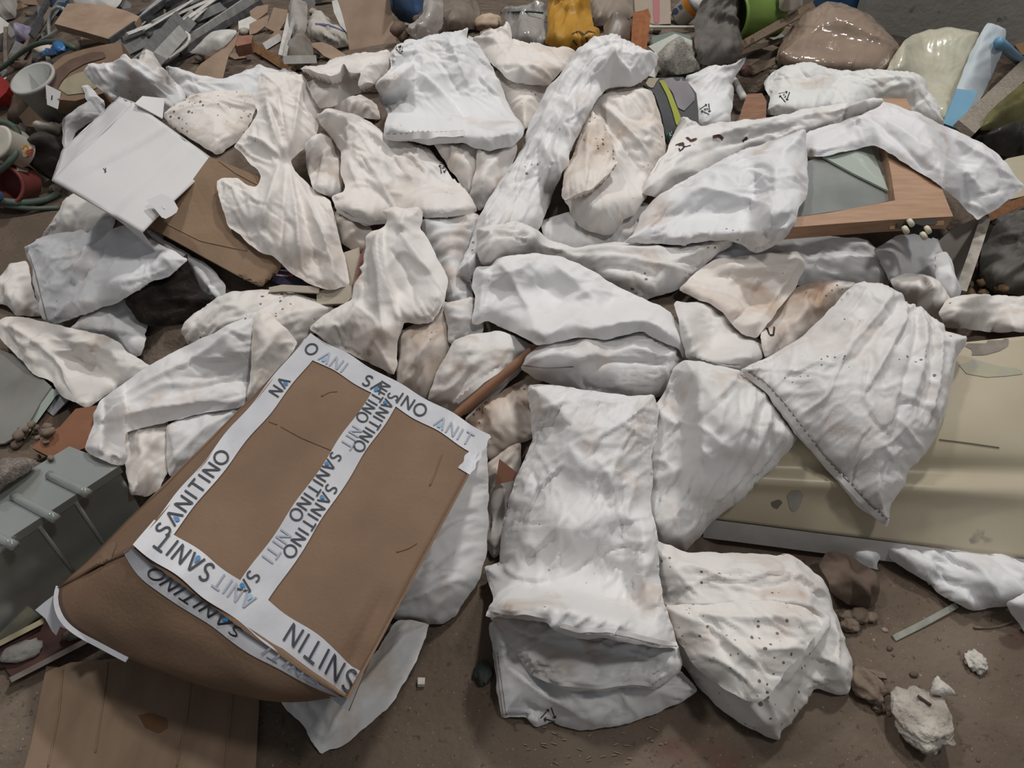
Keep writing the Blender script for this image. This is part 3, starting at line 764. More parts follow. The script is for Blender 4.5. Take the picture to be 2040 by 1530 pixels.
scatter_lumps(9, 780, 850, 30, 80, 10, 20, 'brown stone lump below the blue tub', 'stones below the blue tub', mat('#7a685a', '#5d5046', scale=20, rough=.9))
bag('brown_bag', 'grey-brown dusty bag between clear film bags', [(882,0),(900,-20),(950,-20),(957,30),(950,58),(925,62),(890,62)], mat('#8a7e72', '#756a60', scale=9, rough=.4))
bag('clear_film_bag', 'knotted clear film bag beside the large hardboard', [(845,-20),(882,-20),(884,30),(880,62),(858,74),(835,80),(808,68),(820,52),(843,36)], film('#c4beb8', .6), wr=(.012, 70, .15, .03), T=.05)
lump('foam_chunk', 'cream foam chunk beside the crumpled white sack', 'foam', 972, 45, 26, mat('#c2ad98', '#b09a85', scale=20, rough=.95), squash=(1, .8, .6))
bag('silver_film_bag', 'grey clear film bag with glossy creases behind the white sacks', [(998,24),(1040,10),(1085,5),(1094,40),(1092,88),(1076,95),(1030,96),(1016,60)], film('#aaa5a2', .8, .2), wr=(.01, 40, .15, .04))
rod('green_wire', 'thin green wire lying over the silver film bag', 'wire', [(998,26),(1030,24),(1060,22),(1082,26)], .004, mat('#2f5048'), rigid=False)
bag('yellow_bag', 'yellow ochre plastic bag with faded black print', [(1085,88),(1092,60),(1090,28),(1098,-15),(1135,-25),(1172,-20),(1178,30),(1183,55),(1194,62),(1194,88),(1170,98),(1140,104),(1112,98)], mat('#b98a35', '#a97b2c', scale=8, rough=.45, dirt=.35, dirtcol='#5a4a2c', dscale=30), wr=(.016, 75, .2, .05), T=.06, ex=.16)
lines_on(bpy.context.scene.objects['yellow_bag'], [[(1140,68),(1152,62),(1164,70),(1172,62),(1185,66)], [(1142,80),(1150,90)], [(1168,74),(1170,86)]], 4, mat('#4a3f2a'), 'faded_print', step=4)
bag('taupe_bag', 'taupe paper bag behind the orange board', [(1172,-20),(1260,-25),(1262,30),(1240,50),(1205,52),(1185,46)], mat('#9a8d80', '#857a6f', scale=8, rough=.4), wr=(.012, 60, .15, .04))
bag('taupe_bag', 'lower taupe bag slumped against the orange board', [(1200,55),(1240,45),(1262,48),(1258,85),(1240,98),(1205,95)], mat('#857b72', '#75695f', scale=8, rough=.4))
slab('pink_striped_board', 'pale board with a faded pink stripe behind the white rod', 'board', [(1262,-20),(1336,-20),(1337,48),(1296,50),(1264,40)], .02, mat('#a89a8c', '#b0a294', scale=12, rough=.8), face=.6, keep=True)
decal(bpy.context.scene.objects['pink_striped_board'], [(1300,-15),(1314,-15),(1314,46),(1302,46)], mat('#b5787a', rough=.8), 'pink_stripe')
slab('orange_board', 'orange-brown wooden board end standing upright', 'board', [(1256,106),(1259,60),(1262,26),(1280,22),(1291,18),(1296,34),(1291,70),(1286,108)], .022, mat('#a86a3f', '#93572f', scale=8, rough=.6, stretch=(8, 8, 2)), face=.65)
# tub with orange band
pr = [(0, 0), (.045, 0), (.048, .004), (.05, .11), (.053, .112), (.053, .128), (0, .13)]
Vt, Ft = lathe_mesh(pr, 24); ax = (.45, -.25, .62); W = place(Vt, 1352, 36, ax); splat_faces(W, Ft)
tb = link('white_tub', W, Ft, mat('#c9c8c4', rough=.45), smooth=True); tag(tb, 'white plastic tub with an orange band and a dark label', 'tub')
Vt2, Ft2 = lathe_mesh([(.0505, .072), (.0525, .1)], 24); off = W[:1] - (Vt[:1] @ axes(ax)); link('orange_band', Vt2 @ axes(ax) + off, Ft2, mat('#c8842f', rough=.5), parent=tb, smooth=True)
Vt3, Ft3 = lathe_mesh([(.054, .112), (.054, .13), (.0, .133)], 24); link('lid', Vt3 @ axes(ax) + off, Ft3, mat('#d9d8d4', rough=.4), parent=tb, smooth=True)
a3 = [i for i, f in enumerate(Ft3)]
BVH[tb.name] = BVHTree.FromPolygons([Vector(p) for p in W], Ft)
decal(tb, [(1336,22),(1348,15),(1354,24),(1342,31)], mat('#3c4660'), 'label', off=.002); decal(tb, [(1351,13),(1358,9),(1361,16),(1355,20)], mat('#4a4f5c'), 'label', off=.002)
slab('glass_sheet', 'greenish broken glass pane leaning on the net bag', 'glass', [(1296,72),(1340,62),(1378,70),(1382,98),(1340,100),(1300,96)], .006, mat('#9fb0a6', rough=.1, trans=.5, alpha=.8), face=.5)
slab('corrugated_pane', 'ribbed grey plastic pane behind the net bag', 'plastic', [(1290,92),(1345,66),(1380,80),(1384,130),(1320,120)], .006, mat('#a7a9a0', '#8f918a', scale=60, rough=.3, stretch=(1, 12, 1)), face=.5)
rod('white_rod', 'thin straight white rod lying across the waste', 'rod', [(1290,54),(1420,54)], .006, mat('#dcd8cf', rough=.4), lift=.03)
bag('net_bag', 'white netting bag stuffed with grit', [(1306,112),(1335,94),(1368,96),(1384,110),(1384,128),(1398,140),(1372,150),(1330,150),(1314,142)], mat('#aaa79d', '#8b857b', scale=70, rough=.8, bump=.6, bscale=140, dirt=.3, dirtcol='#8a6a58', dscale=120))
bag('dark_grey_bag', 'dark grey dusty rubble bag beside the green bucket', [(1382,40),(1396,5),(1420,-20),(1468,-20),(1478,20),(1476,60),(1480,110),(1462,128),(1420,134),(1390,128),(1384,90)], mat('#57534f', '#6d6863', scale=9, rough=.75, bump=.3), T=.09, R=.12, wr=(.014, 40, .18, .04), ex=.16)
Vt, Ft = lathe_mesh([(0, 0), (.068, 0), (.074, .01), (.088, .2), (.094, .2), (.094, .215), (.086, .215), (.07, .02), (0, .02)], 28); W = place(Vt, 1545, 36, (-.95, -.3, .12)); splat_faces(W, Ft)
gb = link('green_bucket', W, Ft, mat('#768f48', '#6a823e', scale=10, rough=.4), smooth=True); tag(gb, 'green plastic bucket lying on its side', 'bucket')
bag('pale_film_bag', 'pale crumpled film bag inside the gap beyond the green bucket', [(1548,-20),(1590,-20),(1600,10),(1580,26),(1552,22)], film('#b8b2aa', .85, .3))
for k, (a, b, w_) in enumerate([((1478,92), (1622,14), .022), ((1484,84), (1618,8), .016), ((1500,80), (1612,22), .012), ((1476,104), (1560,78), .014), ((1500,142), (1545,120), .02)]):
    rod('thin_lath', ['widest weathered wooden lath under the green bucket', 'thin lath lying on the widest one under the green bucket', 'thinnest lath in the bundle under the green bucket', 'single lath below the bundle, touching the dark grey bag', 'short stray lath by the wrapped brown parcel'][k], 'lath', [a, b], .01, mat('#8c7a66', '#6c5d4e', scale=14, rough=.8, stretch=(2, 12, 12)), flat=(w_ * 1.3, .01), group='laths under the green bucket', lift=.01 * k)
bag('wrapped_parcel', 'big brown parcel wrapped in glossy clear film', [(1545,120),(1550,100),(1562,72),(1600,30),(1640,5),(1680,10),(1730,30),(1762,60),(1790,90),(1795,110),(1775,140),(1740,150),(1680,150),(1610,146),(1570,136)], mat('#917e6e', '#9d897a', scale=6, rough=.14, coat=.5, spec=.7, bump=.22, bscale=40), cat='parcel', T=.13, R=.2, auto=(10, 60, 30, .2, .005), crum=.002, cre=.002, ex=.03, res=.008)
lump('concrete_lump', 'red-brown concrete lump beside the torn wooden drawer', 'rubble', 1486, 140, 14, mat('#6e4f48', '#5d4a44', scale=20, rough=.9))
rod('white_pipe', 'short white plastic pipe by the sack with the twisted corner', 'pipe', [(1462,160),(1482,196)], .014, mat('#c9c6c1', rough=.5), lift=.02)
slab('wood_offcut', 'brown plywood offcut beside the white sack with recycling triangle', 'wood', [(1468,244),(1478,210),(1488,184),(1520,182),(1530,200),(1528,236)], .03, mat('#8f6548', '#7b543a', scale=10, rough=.6, stretch=(2, 10, 10)), face=.4)
# right side
bag('translucent_shell', 'cream translucent curved plastic shell with long ribs', [(1762,148),(1778,115),(1800,82),(1822,68),(1850,60),(1890,54),(1925,58),(1952,66),(1940,110),(1925,160),(1905,222),(1885,250),(1850,230),(1800,180)], mat('#cbc8b6', '#bfbba6', scale=20, rough=.22, spec=.6, coat=.3), cat='plastic', group='plastic shells', T=.05, R=.12, auto=None, ex=0, crum=0, cre=0, wr=(.006, 62, .9, .03))
sack('pale blue-white foam sheet slab standing against the cream shell', [(1965,46),(1985,48),(2006,60),(1998,100),(1972,160),(1945,215),(1930,240),(1895,232),(1905,180),(1930,110)], name='foam_sheet', cat='foam', group='foam sheets', m=mat('#b9c4cc', '#c6ccd0', scale=10, rough=.6), T=.03, R=.04, ex=.02, crum=.002, face=.6, res=.012)
slab('foam_block', 'light blue rectangular foam panel stuck in the waste', 'foam', [(1906,175),(1948,180),(1938,205),(1910,258),(1877,246)], .02, mat('#7fb0cc', '#74a4c2', scale=10, rough=.6), face=.6)
slab('perforated_board', 'tan perforated board in the corner by the wall', 'board', [(2000,58),(2025,48),(2070,46),(2070,120),(2035,108)], .012, mat('#a98762', '#b08e68', scale=10, rough=.8, dirt=.2, dirtcol='#3a2c20', dscale=90), face=.5)
rod('blue_tube', 'light blue plastic tube end beside the perforated board', 'tube', [(1990,84),(2012,104),(2036,124)], .022, mat('#6f9ab8', rough=.4), lift=.02)
rod('weathered_plank', 'weathered pale wooden plank leaning in the far right corner', 'plank', [(2068,110),(2000,178),(1920,258)], .02, mat('#a9a093', '#8a8074', scale=12, rough=.85, stretch=(3, 12, 12), dirt=.25, dirtcol='#5a5148'), flat=(.075, .025), lift=.05)
bag('olive_bag', 'olive green film bag tied with a knot', [(1948,262),(1965,230),(2000,195),(2040,165),(2085,170),(2085,250),(2030,262),(1990,262)], mat('#5c5a38', '#6e6b46', scale=8, rough=.35), wr=(.01, 20, .2, .05))
bag('black_bag', 'black glossy film bag below the olive bag', [(1940,275),(1980,258),(2040,250),(2090,255),(2090,312),(2030,318),(1985,310),(1950,300)], mat('#2d2c2a', '#3f3d3a', scale=9, rough=.35))
slab('cream_board_end', 'cream painted board end under the square sack hem', 'board', [(1975,330),(2005,312),(2075,298),(2075,385),(2010,402)], .02, mat('#c6bda6', '#b8ae96', scale=8, rough=.6), face=.3)
bag('dark_rubble_bag', 'dark grey dusty rubble bag in the gap behind the panel', [(1948,560),(1955,480),(1968,440),(2010,425),(2085,410),(2085,590),(2030,594),(1985,588)], mat('#56544f', '#6a6762', scale=7, rough=.6, bump=.3), T=.09, R=.16, wr=(.008, 20, .2, .06))
scatter_lumps(14, 1910, 2010, 560, 605, 6, 13, 'splinter of brown rotten wood beside the dark rubble bag', 'rotten wood splinters', mat('#7b6248', '#5d4833', scale=20, rough=.95), 'wood_splinter')
slab('grey_board', 'grey cupboard board standing on edge under the drawer frame corner', 'board', [(1862,482),(1895,452),(1948,428),(1972,436),(1960,470),(1935,530),(1912,590),(1902,560),(1880,520)], .02, mat('#a69d93', '#948b81', scale=10, rough=.6), face=.6)
rod('scuffed_board', 'pale scuffed rim of a cupboard side beside the dark rubble bag', 'board', [(1962,438),(1938,512),(1912,586)], .01, mat('#b4aca2', '#8b8379', scale=30, rough=.6), flat=(.03, .03), tilt=-.1)
rod('brown_plank', 'brown plank edge above the dark rubble bag', 'plank', [(1962,436),(2010,412),(2075,386)], .01, mat('#94694a', '#7d563b', scale=10, rough=.6, stretch=(2, 10, 10)), flat=(.03, .03))
# left side, on the floor
slab('brown_tub', 'brown earthen-coloured half-round tub with a cream bottom', 'tub', [(92,195),(93,165),(105,130),(128,112),(165,100),(200,92),(240,85),(245,118),(236,128),(220,150),(205,185),(150,200)], .09, mat('#7a6452', '#8d7560', scale=9, rough=.8), face=.4, keep=True)
bt = bpy.context.scene.objects['brown_tub']
decal(bt, [(97,170),(112,140),(140,120),(180,106),(208,104),(212,116),(170,128),(140,145),(122,165),(112,185)], mat('#5d4a40', '#6d584c', scale=14, rough=.85), 'dark_rim', off=.004)
decal(bt, [(118,178),(128,160),(150,148),(178,140),(198,146),(196,175),(170,186),(135,190)], mat('#a39a82', '#8f8670', scale=12, rough=.8), 'cream_bottom', off=.003)
lump('foam_oval', 'white foam oval by the blue bag', 'foam', 86, 98, 26, mat('#cfc8ba', rough=.8), squash=(1, .6, .4), rough=.12, ang=-20)
bag('blue_bag', 'bright blue plastic bag beside the white foam oval', [(78,118),(95,106),(115,96),(140,88),(148,96),(130,108),(100,114)], mat('#2f68a0', '#3a78b0', scale=10, rough=.35), T=.02, R=.04)
rod('green_hose', 'green garden hose arching over the white foam oval', 'hose', [(-30,152),(0,140),(20,122),(45,102),(72,86),(105,81),(130,85),(148,96)], .011, mat('#4d5f52', rough=.5), rigid=False, lift=.03)
bag('brown_rag', 'grey-brown rag strip hanging by the brown tub', [(15,240),(30,200),(55,150),(78,125),(95,122),(90,160),(85,200),(95,235),(92,258),(60,240),(35,250)], mat('#57493e', '#6a5a4d', scale=9, rough=.9), T=.025, R=.05, wr=(.014, 60, .15, .04), group='rags')
slab('brown_slab', 'brown flat slab under the brown rag', 'board', [(36,232),(60,206),(92,238),(88,256),(50,252)], .03, mat('#6d5a4a', '#7d6857', scale=10, rough=.85), face=.3)
slab('red_crate', 'red plastic crate corner by the hose', 'crate', [(-40,140),(0,150),(22,168),(12,185),(0,196),(-40,205)], .08, mat('#a3322e', '#8f2b28', scale=10, rough=.45), face=.5)
Vt, Ft = lathe_mesh([(0, 0), (.075, 0), (.085, .16), (.092, .16), (.092, .172), (.08, .172), (.07, .01), (0, .01)], 28); W = place(Vt, 120, 222, (-.15, -.25, .9)); splat_faces(W, Ft)
o = link('grey_pail', W, Ft, mat('#b6b7b4', '#a3a4a0', scale=8, rough=.5), smooth=True); tag(o, 'pale grey open pail beside the white carton', 'pail')
slab('label_card', 'small white card with a thin mark standing in the grey pail', 'card', [(91,168),(121,183),(115,217),(94,208)], .003, mat('#d9d7d5', rough=.6), face=.75, keep=True, q=99)
lines_on(bpy.context.scene.objects['label_card'], [[(104,190),(103,199)]], 2, INK, 'printed_mark', step=3)
bag('beige_pad', 'beige padded cloth beside the pail and the black bag', [(75,258),(98,246),(125,248),(128,268),(105,280),(85,272)], mat('#bdb3a7', '#aca296', scale=10, rough=.8))
for k, dx in enumerate((0, 7)):
    t = np.linspace(math.pi * 1.02, math.pi * 2.05, 14)
    rod('white_pipe_bend', 'white bent plastic pipe behind the printed tin', 'pipe', [(24 + dx + 34 * math.cos(a), 296 + 36 * math.sin(a)) for a in t], .012, mat('#cfccc6', rough=.5), rigid=False, lift=.02 + .02 * k, group='white bent pipes')
bag('black_rubble_bag', 'black dusty bag against the white carton', [(60,300),(75,270),(95,262),(118,275),(130,298),(118,335),(105,360),(80,345),(62,325)], mat('#35322f', '#48443f', scale=9, rough=.75, bump=.3), T=.08, R=.1)
# tins
Vt, Ft = lathe_mesh([(0, 0), (.058, 0), (.062, .006), (.062, .1), (.066, .104), (.066, .11), (.055, .112), (.0, .104)], 28); axt = (-.25, -.42, .55); W = place(Vt, 50, 306, axt); splat_faces(W, Ft)
o = link('printed_tin', W, Ft, mat('#c9c3b6', rough=.45), smooth=True, keep=True); tag(o, 'white printed tin with an orange emblem and red stripes', 'tin')
decal(o, [(42,292),(62,290),(60,312),(44,312)], mat('#d8c3a0'), 'label', off=.002)
lines_on(o, [[(44,296),(48,290),(54,291),(55,298),(50,303)]], 3, mat('#cf8a2d'), 'emblem', off=.004, step=3)
lines_on(o, [[(52,302),(66,296)], [(52,307),(66,301)], [(52,312),(64,307)]], 2.5, mat('#b5473a'), 'stripes', off=.004, step=4)
Vt, Ft = lathe_mesh([(0, .0), (.07, 0), (.074, .008), (.074, .13), (.079, .135), (.079, .143), (.068, .143), (.066, .03), (0, .03)], 30); axr = (.02, -.8, .42); W = place(Vt, 48, 364, axr); splat_faces(W, Ft)
o = link('red_tin', W, Ft, mat('#8d4a46', '#9b5a54', scale=10, rough=.45), smooth=True, keep=True); tag(o, 'open red tin lying with its dark mouth forward', 'tin')
decal(o, [(32,333),(58,336),(57,344),(33,341)], mat('#c9bdb0'), 'label', off=.002)
rod('grey_green_hose', 'grey-green hose coiled on the floor around the red tin', 'hose', [(-40,240),(0,242),(25,245),(38,258),(40,285),(28,312),(10,335),(-10,345)], .013, mat('#5d6a62', rough=.55), rigid=False, lift=.015)
rod('grey_green_hose', 'grey-green hose end running along the floor below the red tin', 'hose', [(-40,390),(0,400),(35,405),(75,402),(105,394),(118,384)], .014, mat('#5d6a62', rough=.55), rigid=False)
rod('grey_green_hose', 'second grey-green hose turn on the floor below the red tin', 'hose', [(-40,398),(10,410),(60,416),(118,414)], .009, mat('#5d6a62', rough=.55), rigid=False)
bag('blue_rag', 'blue rag on the floor behind the red tin', [(-40,385),(-5,372),(10,392),(0,405),(-40,408)], mat('#355f86', '#2a4d70', scale=10, rough=.7), T=.02, R=.04, group='rags')
lump('dirt_clod', 'brown dirt clod on the floor beside the hose end', 'rubble', 110, 375, 12, RUBB)
# ---------------------------------------------------------------- larger things in and under the pile (called in their order below)
OBJ = bpy.context.scene.objects
def add_part(name, V, F, m, parent, smooth=False, keep=False, sp=True):
    if sp: splat_faces(V, F)
    return link(name, V, F, m, parent=parent, smooth=smooth, keep=keep)
BROWN = mat('#7b6350', '#876d58', scale=6, rough=.75, bump=.12, bscale=120, detail=8)
BROWND = BROWN
def build_panel():
    c = [at_z(*p) for p in ((1400, 735, .37), (2330, 640, .42), (2330, 1150, .10), (1405, 1033, .12))]
    def disp(u, v): return .05 * np.sin(np.pi * v) + .02 * np.exp(-((v - .72) / .05) ** 2) * np.clip((.8 - u) * 3, 0, 1) - .012 * np.exp(-((v - .62) / .05) ** 2) + .004 * perlin(u * 6, v * 3, 3)
    V, F, n = patch(*c, 60, 44, disp, .006)
    px, py, d = proj(V); s = np.clip(np.percentile(d - buf(px, py), 90), -.05, .12); V = push(V, np.full(len(V), s + .004))
    splat(V)
    o = link('plastic_sheet', V, F, mat('#b9ad93', '#c6bba4', scale=3, rough=.35, spec=.5, dirt=.12, dirtcol='#8d887c', dscale=14), smooth=True, keep=True)
    tag(o, 'large cream plastic panel lying under the fan-pleated sack', 'panel')
    # rolled lower rim
    N0 = (60 + 1); low = V[44 * N0:45 * N0]; dn = np.array([0, -.02, -.055])
    n_ = len(low); A = low + np.array([0, -.004, .004]); B = low + dn
    Vr = np.vstack([A, B, A + [0, .02, 0], B + [0, .02, 0]]); Fr = [(i, i + 1, n_ + i + 1, n_ + i) for i in range(n_ - 1)] + [(2 * n_ + i, 3 * n_ + i, 3 * n_ + i + 1, 2 * n_ + i + 1) for i in range(n_ - 1)] + [(n_ + i, n_ + i + 1, 3 * n_ + i + 1, 3 * n_ + i) for i in range(n_ - 1)]
    add_part('rim', Vr, Fr, mat('#cbc8c6', '#bab6b4', scale=12, rough=.4), o)
    G = mat('#8c8680', '#a09a90', scale=20, rough=.7)
    decal(o, [(1922,690),(1932,678),(1965,674),(1990,672),(2010,676),(2008,690),(1990,700),(1960,708),(1935,708),(1938,698)], mat('#7d746c', '#968c82', scale=22, rough=.7), 'worn_patch')
    decal(o, [(1910,728),(1940,716),(1960,722),(1990,730),(2030,735),(2040,745),(2000,750),(1965,752),(1925,745)], mat('#a9a89a', '#b5ae92', scale=22, rough=.6), 'worn_patch')
    decal(o, [(1568,988),(1575,978),(1590,976),(1600,985),(1596,1000),(1590,1015),(1578,1020),(1572,1008)], G, 'worn_patch'); decal(o, [(1536,1000),(1552,994),(1560,1000),(1548,1014),(1538,1010)], mat('#6d665c', rough=.8), 'worn_patch')
    lines_on(o, [[(1870,876),(1920,882),(1990,892)]], 2.5, mat('#5d564a'), 'scratch', step=8)
    return o
def build_frame():
    W1 = mat('#b49177', '#a58268', scale=7, rough=.45, stretch=(1.5, 9, 9), bump=.05); W2 = W1
    zr = [(1560,440,.50),(1900,430,.50),(1790,200,.585)]
    rt = root('drawer_frame', at_z(1700, 440, .40)); tag(rt, 'wooden drawer frame with a corner roller, half covered by white sacks', 'drawer')
    gl = slab('glass_sheet', 'clear dusty glass pane lying inside the drawer frame', 'glass', [(1560,335),(1640,312),(1745,285),(1782,398),(1700,415),(1560,436)], .006, mat('#a9aca9', '#8f938f', scale=5, rough=.12, alpha=.75, spec=.8), z=[(1560,440,.47),(1900,430,.47),(1790,200,.555)], face=0, settle=False)
    slab('glass_offcut', 'pale triangular glass offcut on the dusty pane', 'glass', [(1640,312),(1700,300),(1735,292),(1770,380),(1700,345)], .006, mat('#b9c2b8', rough=.1, alpha=.85, spec=.8), z=[(1560,440,.478),(1900,430,.478),(1790,200,.563)], face=0, settle=False)
    a = slab('rail', None, None, [(1545,438),(1650,424),(1783,399),(1800,401),(1880,385),(1899,431),(1770,438),(1545,455)], .045, W1, z=zr, face=0, settle=False, parent=rt, keep=True)
    b = slab('stile', None, None, [(1783,399),(1776,350),(1760,270),(1738,196),(1806,196),(1850,300),(1880,385),(1800,401)], .045, W2, z=zr, face=0, settle=False, parent=rt)
    h = cast(a, 1830, 450)
    if h is None: return
    P0, N0 = h; px0, py0, d0 = proj(P0)
    ME = mat('#85827c', rough=.35, metal=.8); BK = mat('#1c1b1a', rough=.4); CW = mat('#d9d2ba', rough=.4); LW = mat('#c29a72', rough=.6)
    def bar(name, p, q, w, t, m, dd, par): 
        V, F = tube_mesh(np.stack([at(*p, d0 - dd), at(*q, d0 - dd)]), .01, flat=(w, t)); return link(name, V, F, m, parent=par)
    bar('recess', (1772,446), (1808,444), .03, .004, LW, .008, rt); bar('recess', (1838,440), (1880,437), .03, .004, LW, .008, rt)
    br = bar('roller_bracket', (1786,447), (1866,440), .018, .005, ME, .014, rt)
    bar('arm', (1800,449), (1858,466), .026, .016, BK, .05, br); bar('arm_tip', (1850,464), (1868,471), .014, .014, BK, .052, br)
    for x, y in ((1814,444), (1804,458), (1848,458), (1840,470)):
        Vt, Ft = lathe_mesh([(0, -.007), (.009, -.007), (.0125, -.004), (.0125, .004), (.009, .007), (0, .007)], 18)
        link('roller', Vt @ axes((.8, .1, .6)) + at(x, y, d0 - .062), Ft, CW, parent=br, smooth=True)
def build_white_carton():
    WC = mat('#d6d4d5', '#dad8d8', scale=4, rough=.6, bump=.06, bscale=20); WD = WC
    px = dict(L=(103, 358), T=(265, 205), R=(428, 322), B=(283, 462)); dd = dict(L=2.30, T=2.44, R=2.42, B=2.20)
    c = {k: at(*px[k], dd[k]) for k in px}
    smp = np.array([c['L'] * (1 - a) * (1 - b) + c['T'] * a * (1 - b) + c['R'] * a * b + c['B'] * (1 - a) * b for a in np.linspace(.05, .95, 12) for b in np.linspace(.05, .95, 12)])
    x, y, d = proj(smp); k = min(1.0, 1 / np.percentile(d / buf(x, y), 88)); 
    for q_ in c: c[q_] = CAM + (c[q_] - CAM) * k
    n = np.cross(c['T'] - c['L'], c['B'] - c['L']); n /= np.linalg.norm(n); n = -n if n @ (CAM - c['L']) < 0 else n
    Lb = at(125, 296, dd['L'] * k + .16); Tb = at(236, 194, dd['T'] * k + .16); Rb = c['R'] - n * .2; Bb = c['B'] - n * .2
    rt = root('white_carton', (c['B'] + Bb) / 2); tag(rt, 'open white cardboard carton tipped onto its side among the sacks', 'carton')
    def dz(u, v): return .006 * perlin(u * 2.3, v * 2.3, 4) + .01 * np.exp(-((v - .12 - .3 * u) / .02) ** 2) * np.clip(u * 3, 0, 1) - .008 * np.exp(-np.abs(v - .62) / .05) + .006 * np.exp(-np.abs(v - .75) / .03)
    V, F, _ = patch(c['L'], c['T'], c['R'], c['B'], 30, 30, dz, .004); o = add_part('front_panel', V, F, WC, rt, smooth=True, keep=True)
    V, F, _ = patch(c['L'], Lb, Tb, c['T'], 8, 16, lambda u, v: .006 * perlin(u * 3, v * 4, 8), .004); add_part('top_panel', V, F, WD, rt, smooth=True)
    V, F, _ = patch(c['T'], Tb, Rb, c['R'], 6, 10, None, .004); add_part('side_panel', V, F, WD, rt)
    V, F, _ = patch(c['L'], Lb, Bb, c['B'], 6, 10, None, .004); add_part('side_panel', V, F, WD, rt)
    V, F, _ = patch(Lb, Tb, Rb, Bb, 6, 6, None, .004); add_part('back_panel', V, F, WD, rt)
    d2 = dd['T'] * k - .02
    V, F, _ = patch(at(268, 206, d2), at(284, 191, d2 + .05), at(328, 196, d2 + .06), at(324, 236, d2 + .02), 6, 6, None, .003); add_part('flap', V, F, WC, rt)
    tb = [(292,399),(306,392),(322,386),(338,392),(348,402),(355,415),(352,423),(342,430),(330,436),(322,433),(310,418)]
    P = np.array([CAM + ray(*p) * (((c['B'] - CAM) @ n) / (ray(*p) @ n) - .018) for p in tb]); m_ = len(P); nn = -ray(323, 410); nn /= np.linalg.norm(nn)
    V = np.vstack([P, P - nn * .004]); F = [tuple(range(m_)), tuple(reversed(range(m_, 2 * m_)))] + [(i, m_ + i, m_ + (i + 1) % m_, (i + 1) % m_) for i in range(m_)]
    t = add_part('lock_tab', V, F, WC, rt); BVH[t.name] = BVHTree.FromPolygons([Vector(p) for p in V], F)
    bead_on(t, [[(325,406),(323,413),(329,417)]], .0015, WC, 'thumb_notch', step=3)
    lines_on(o, [[(206,336),(212,343)], [(211,335),(209,345)]], 1.6, INK, 'printed_mark', step=3)
def build_brown_card():
    BC = mat('#917861', '#9a816a', scale=7, rough=.8, bump=.1, bscale=100)
    o = slab('brown_carton', 'flattened brown carton sticking out from under the white carton', 'carton', [(270,446),(325,420),(412,300),(520,345),(600,420),(640,480),(575,530),(525,578),(513,577),(470,556)], .014, mat('#917861', '#9a816a', scale=7, rough=.8, bump=.1, bscale=100), face=.35, warp=.01, q=80, keep=True, fwd=.07)
    decal(o, [(494,500),(545,470),(600,505),(525,577),(472,555)], BC, 'flap', off=.004)
    bead_on(o, [[(330,445),(400,480),(494,500)], [(436,320),(470,345),(520,372)]], .0025, BC, 'crease', step=8)
def build_middle_boards():
    FO = mat('#c9bfae', '#b9ae9c', scale=14, rough=.85); 
    slab('foam_board', 'cream foam board standing in the gap beside the bell-shaped sack', 'foam', [(676,500),(718,486),(722,520),(708,575),(690,602),(668,600)], .02, FO, face=.5)
    slab('foam_board', 'cream foam strip lying below the bell-shaped sack', 'foam', [(626,580),(660,570),(702,566),(706,592),(690,606),(626,608)], .02, FO, face=.3)
    slab('pink_board', 'narrow pink-brown board edge in the gap behind the dress-shaped sack', 'board', [(704,560),(716,505),(732,480),(736,520),(720,570),(704,600)], .02, mat('#9b7368', '#87625a', scale=14, rough=.8), face=.5)
    o = slab('printed_box', 'flat box with dark purple print under the brown carton', 'box', [(536,560),(548,524),(570,516),(620,545),(640,562),(630,572),(560,572)], .025, mat('#2a2438', '#3b3350', scale=60, rough=.5), face=.3, keep=True)
    lines_on(o, [[(552,538),(580,540),(600,546)], [(550,548),(575,550)], [(556,530),(570,532)]], 3, mat('#b9a9b5'), 'printed_lines', step=4)
    lines_on(o, [[(572,548),(584,550)]], 4, mat('#a8463f'), 'red_print', step=3)
    slab('cream_lath', 'cream lath under the flat box with purple print', 'lath', [(530,572),(560,566),(640,570),(640,584),(560,580),(532,582)], .015, FO, face=.3)
def build_stick():
    rod('wooden_stick', 'round brown wooden stick poking out from under the pointed sack corner', 'stick', [(903,832),(990,758),(1092,672)], .0125, mat('#8f6850', '#9c745b', scale=10, rough=.5), lift=.01, q=75, sides=14)
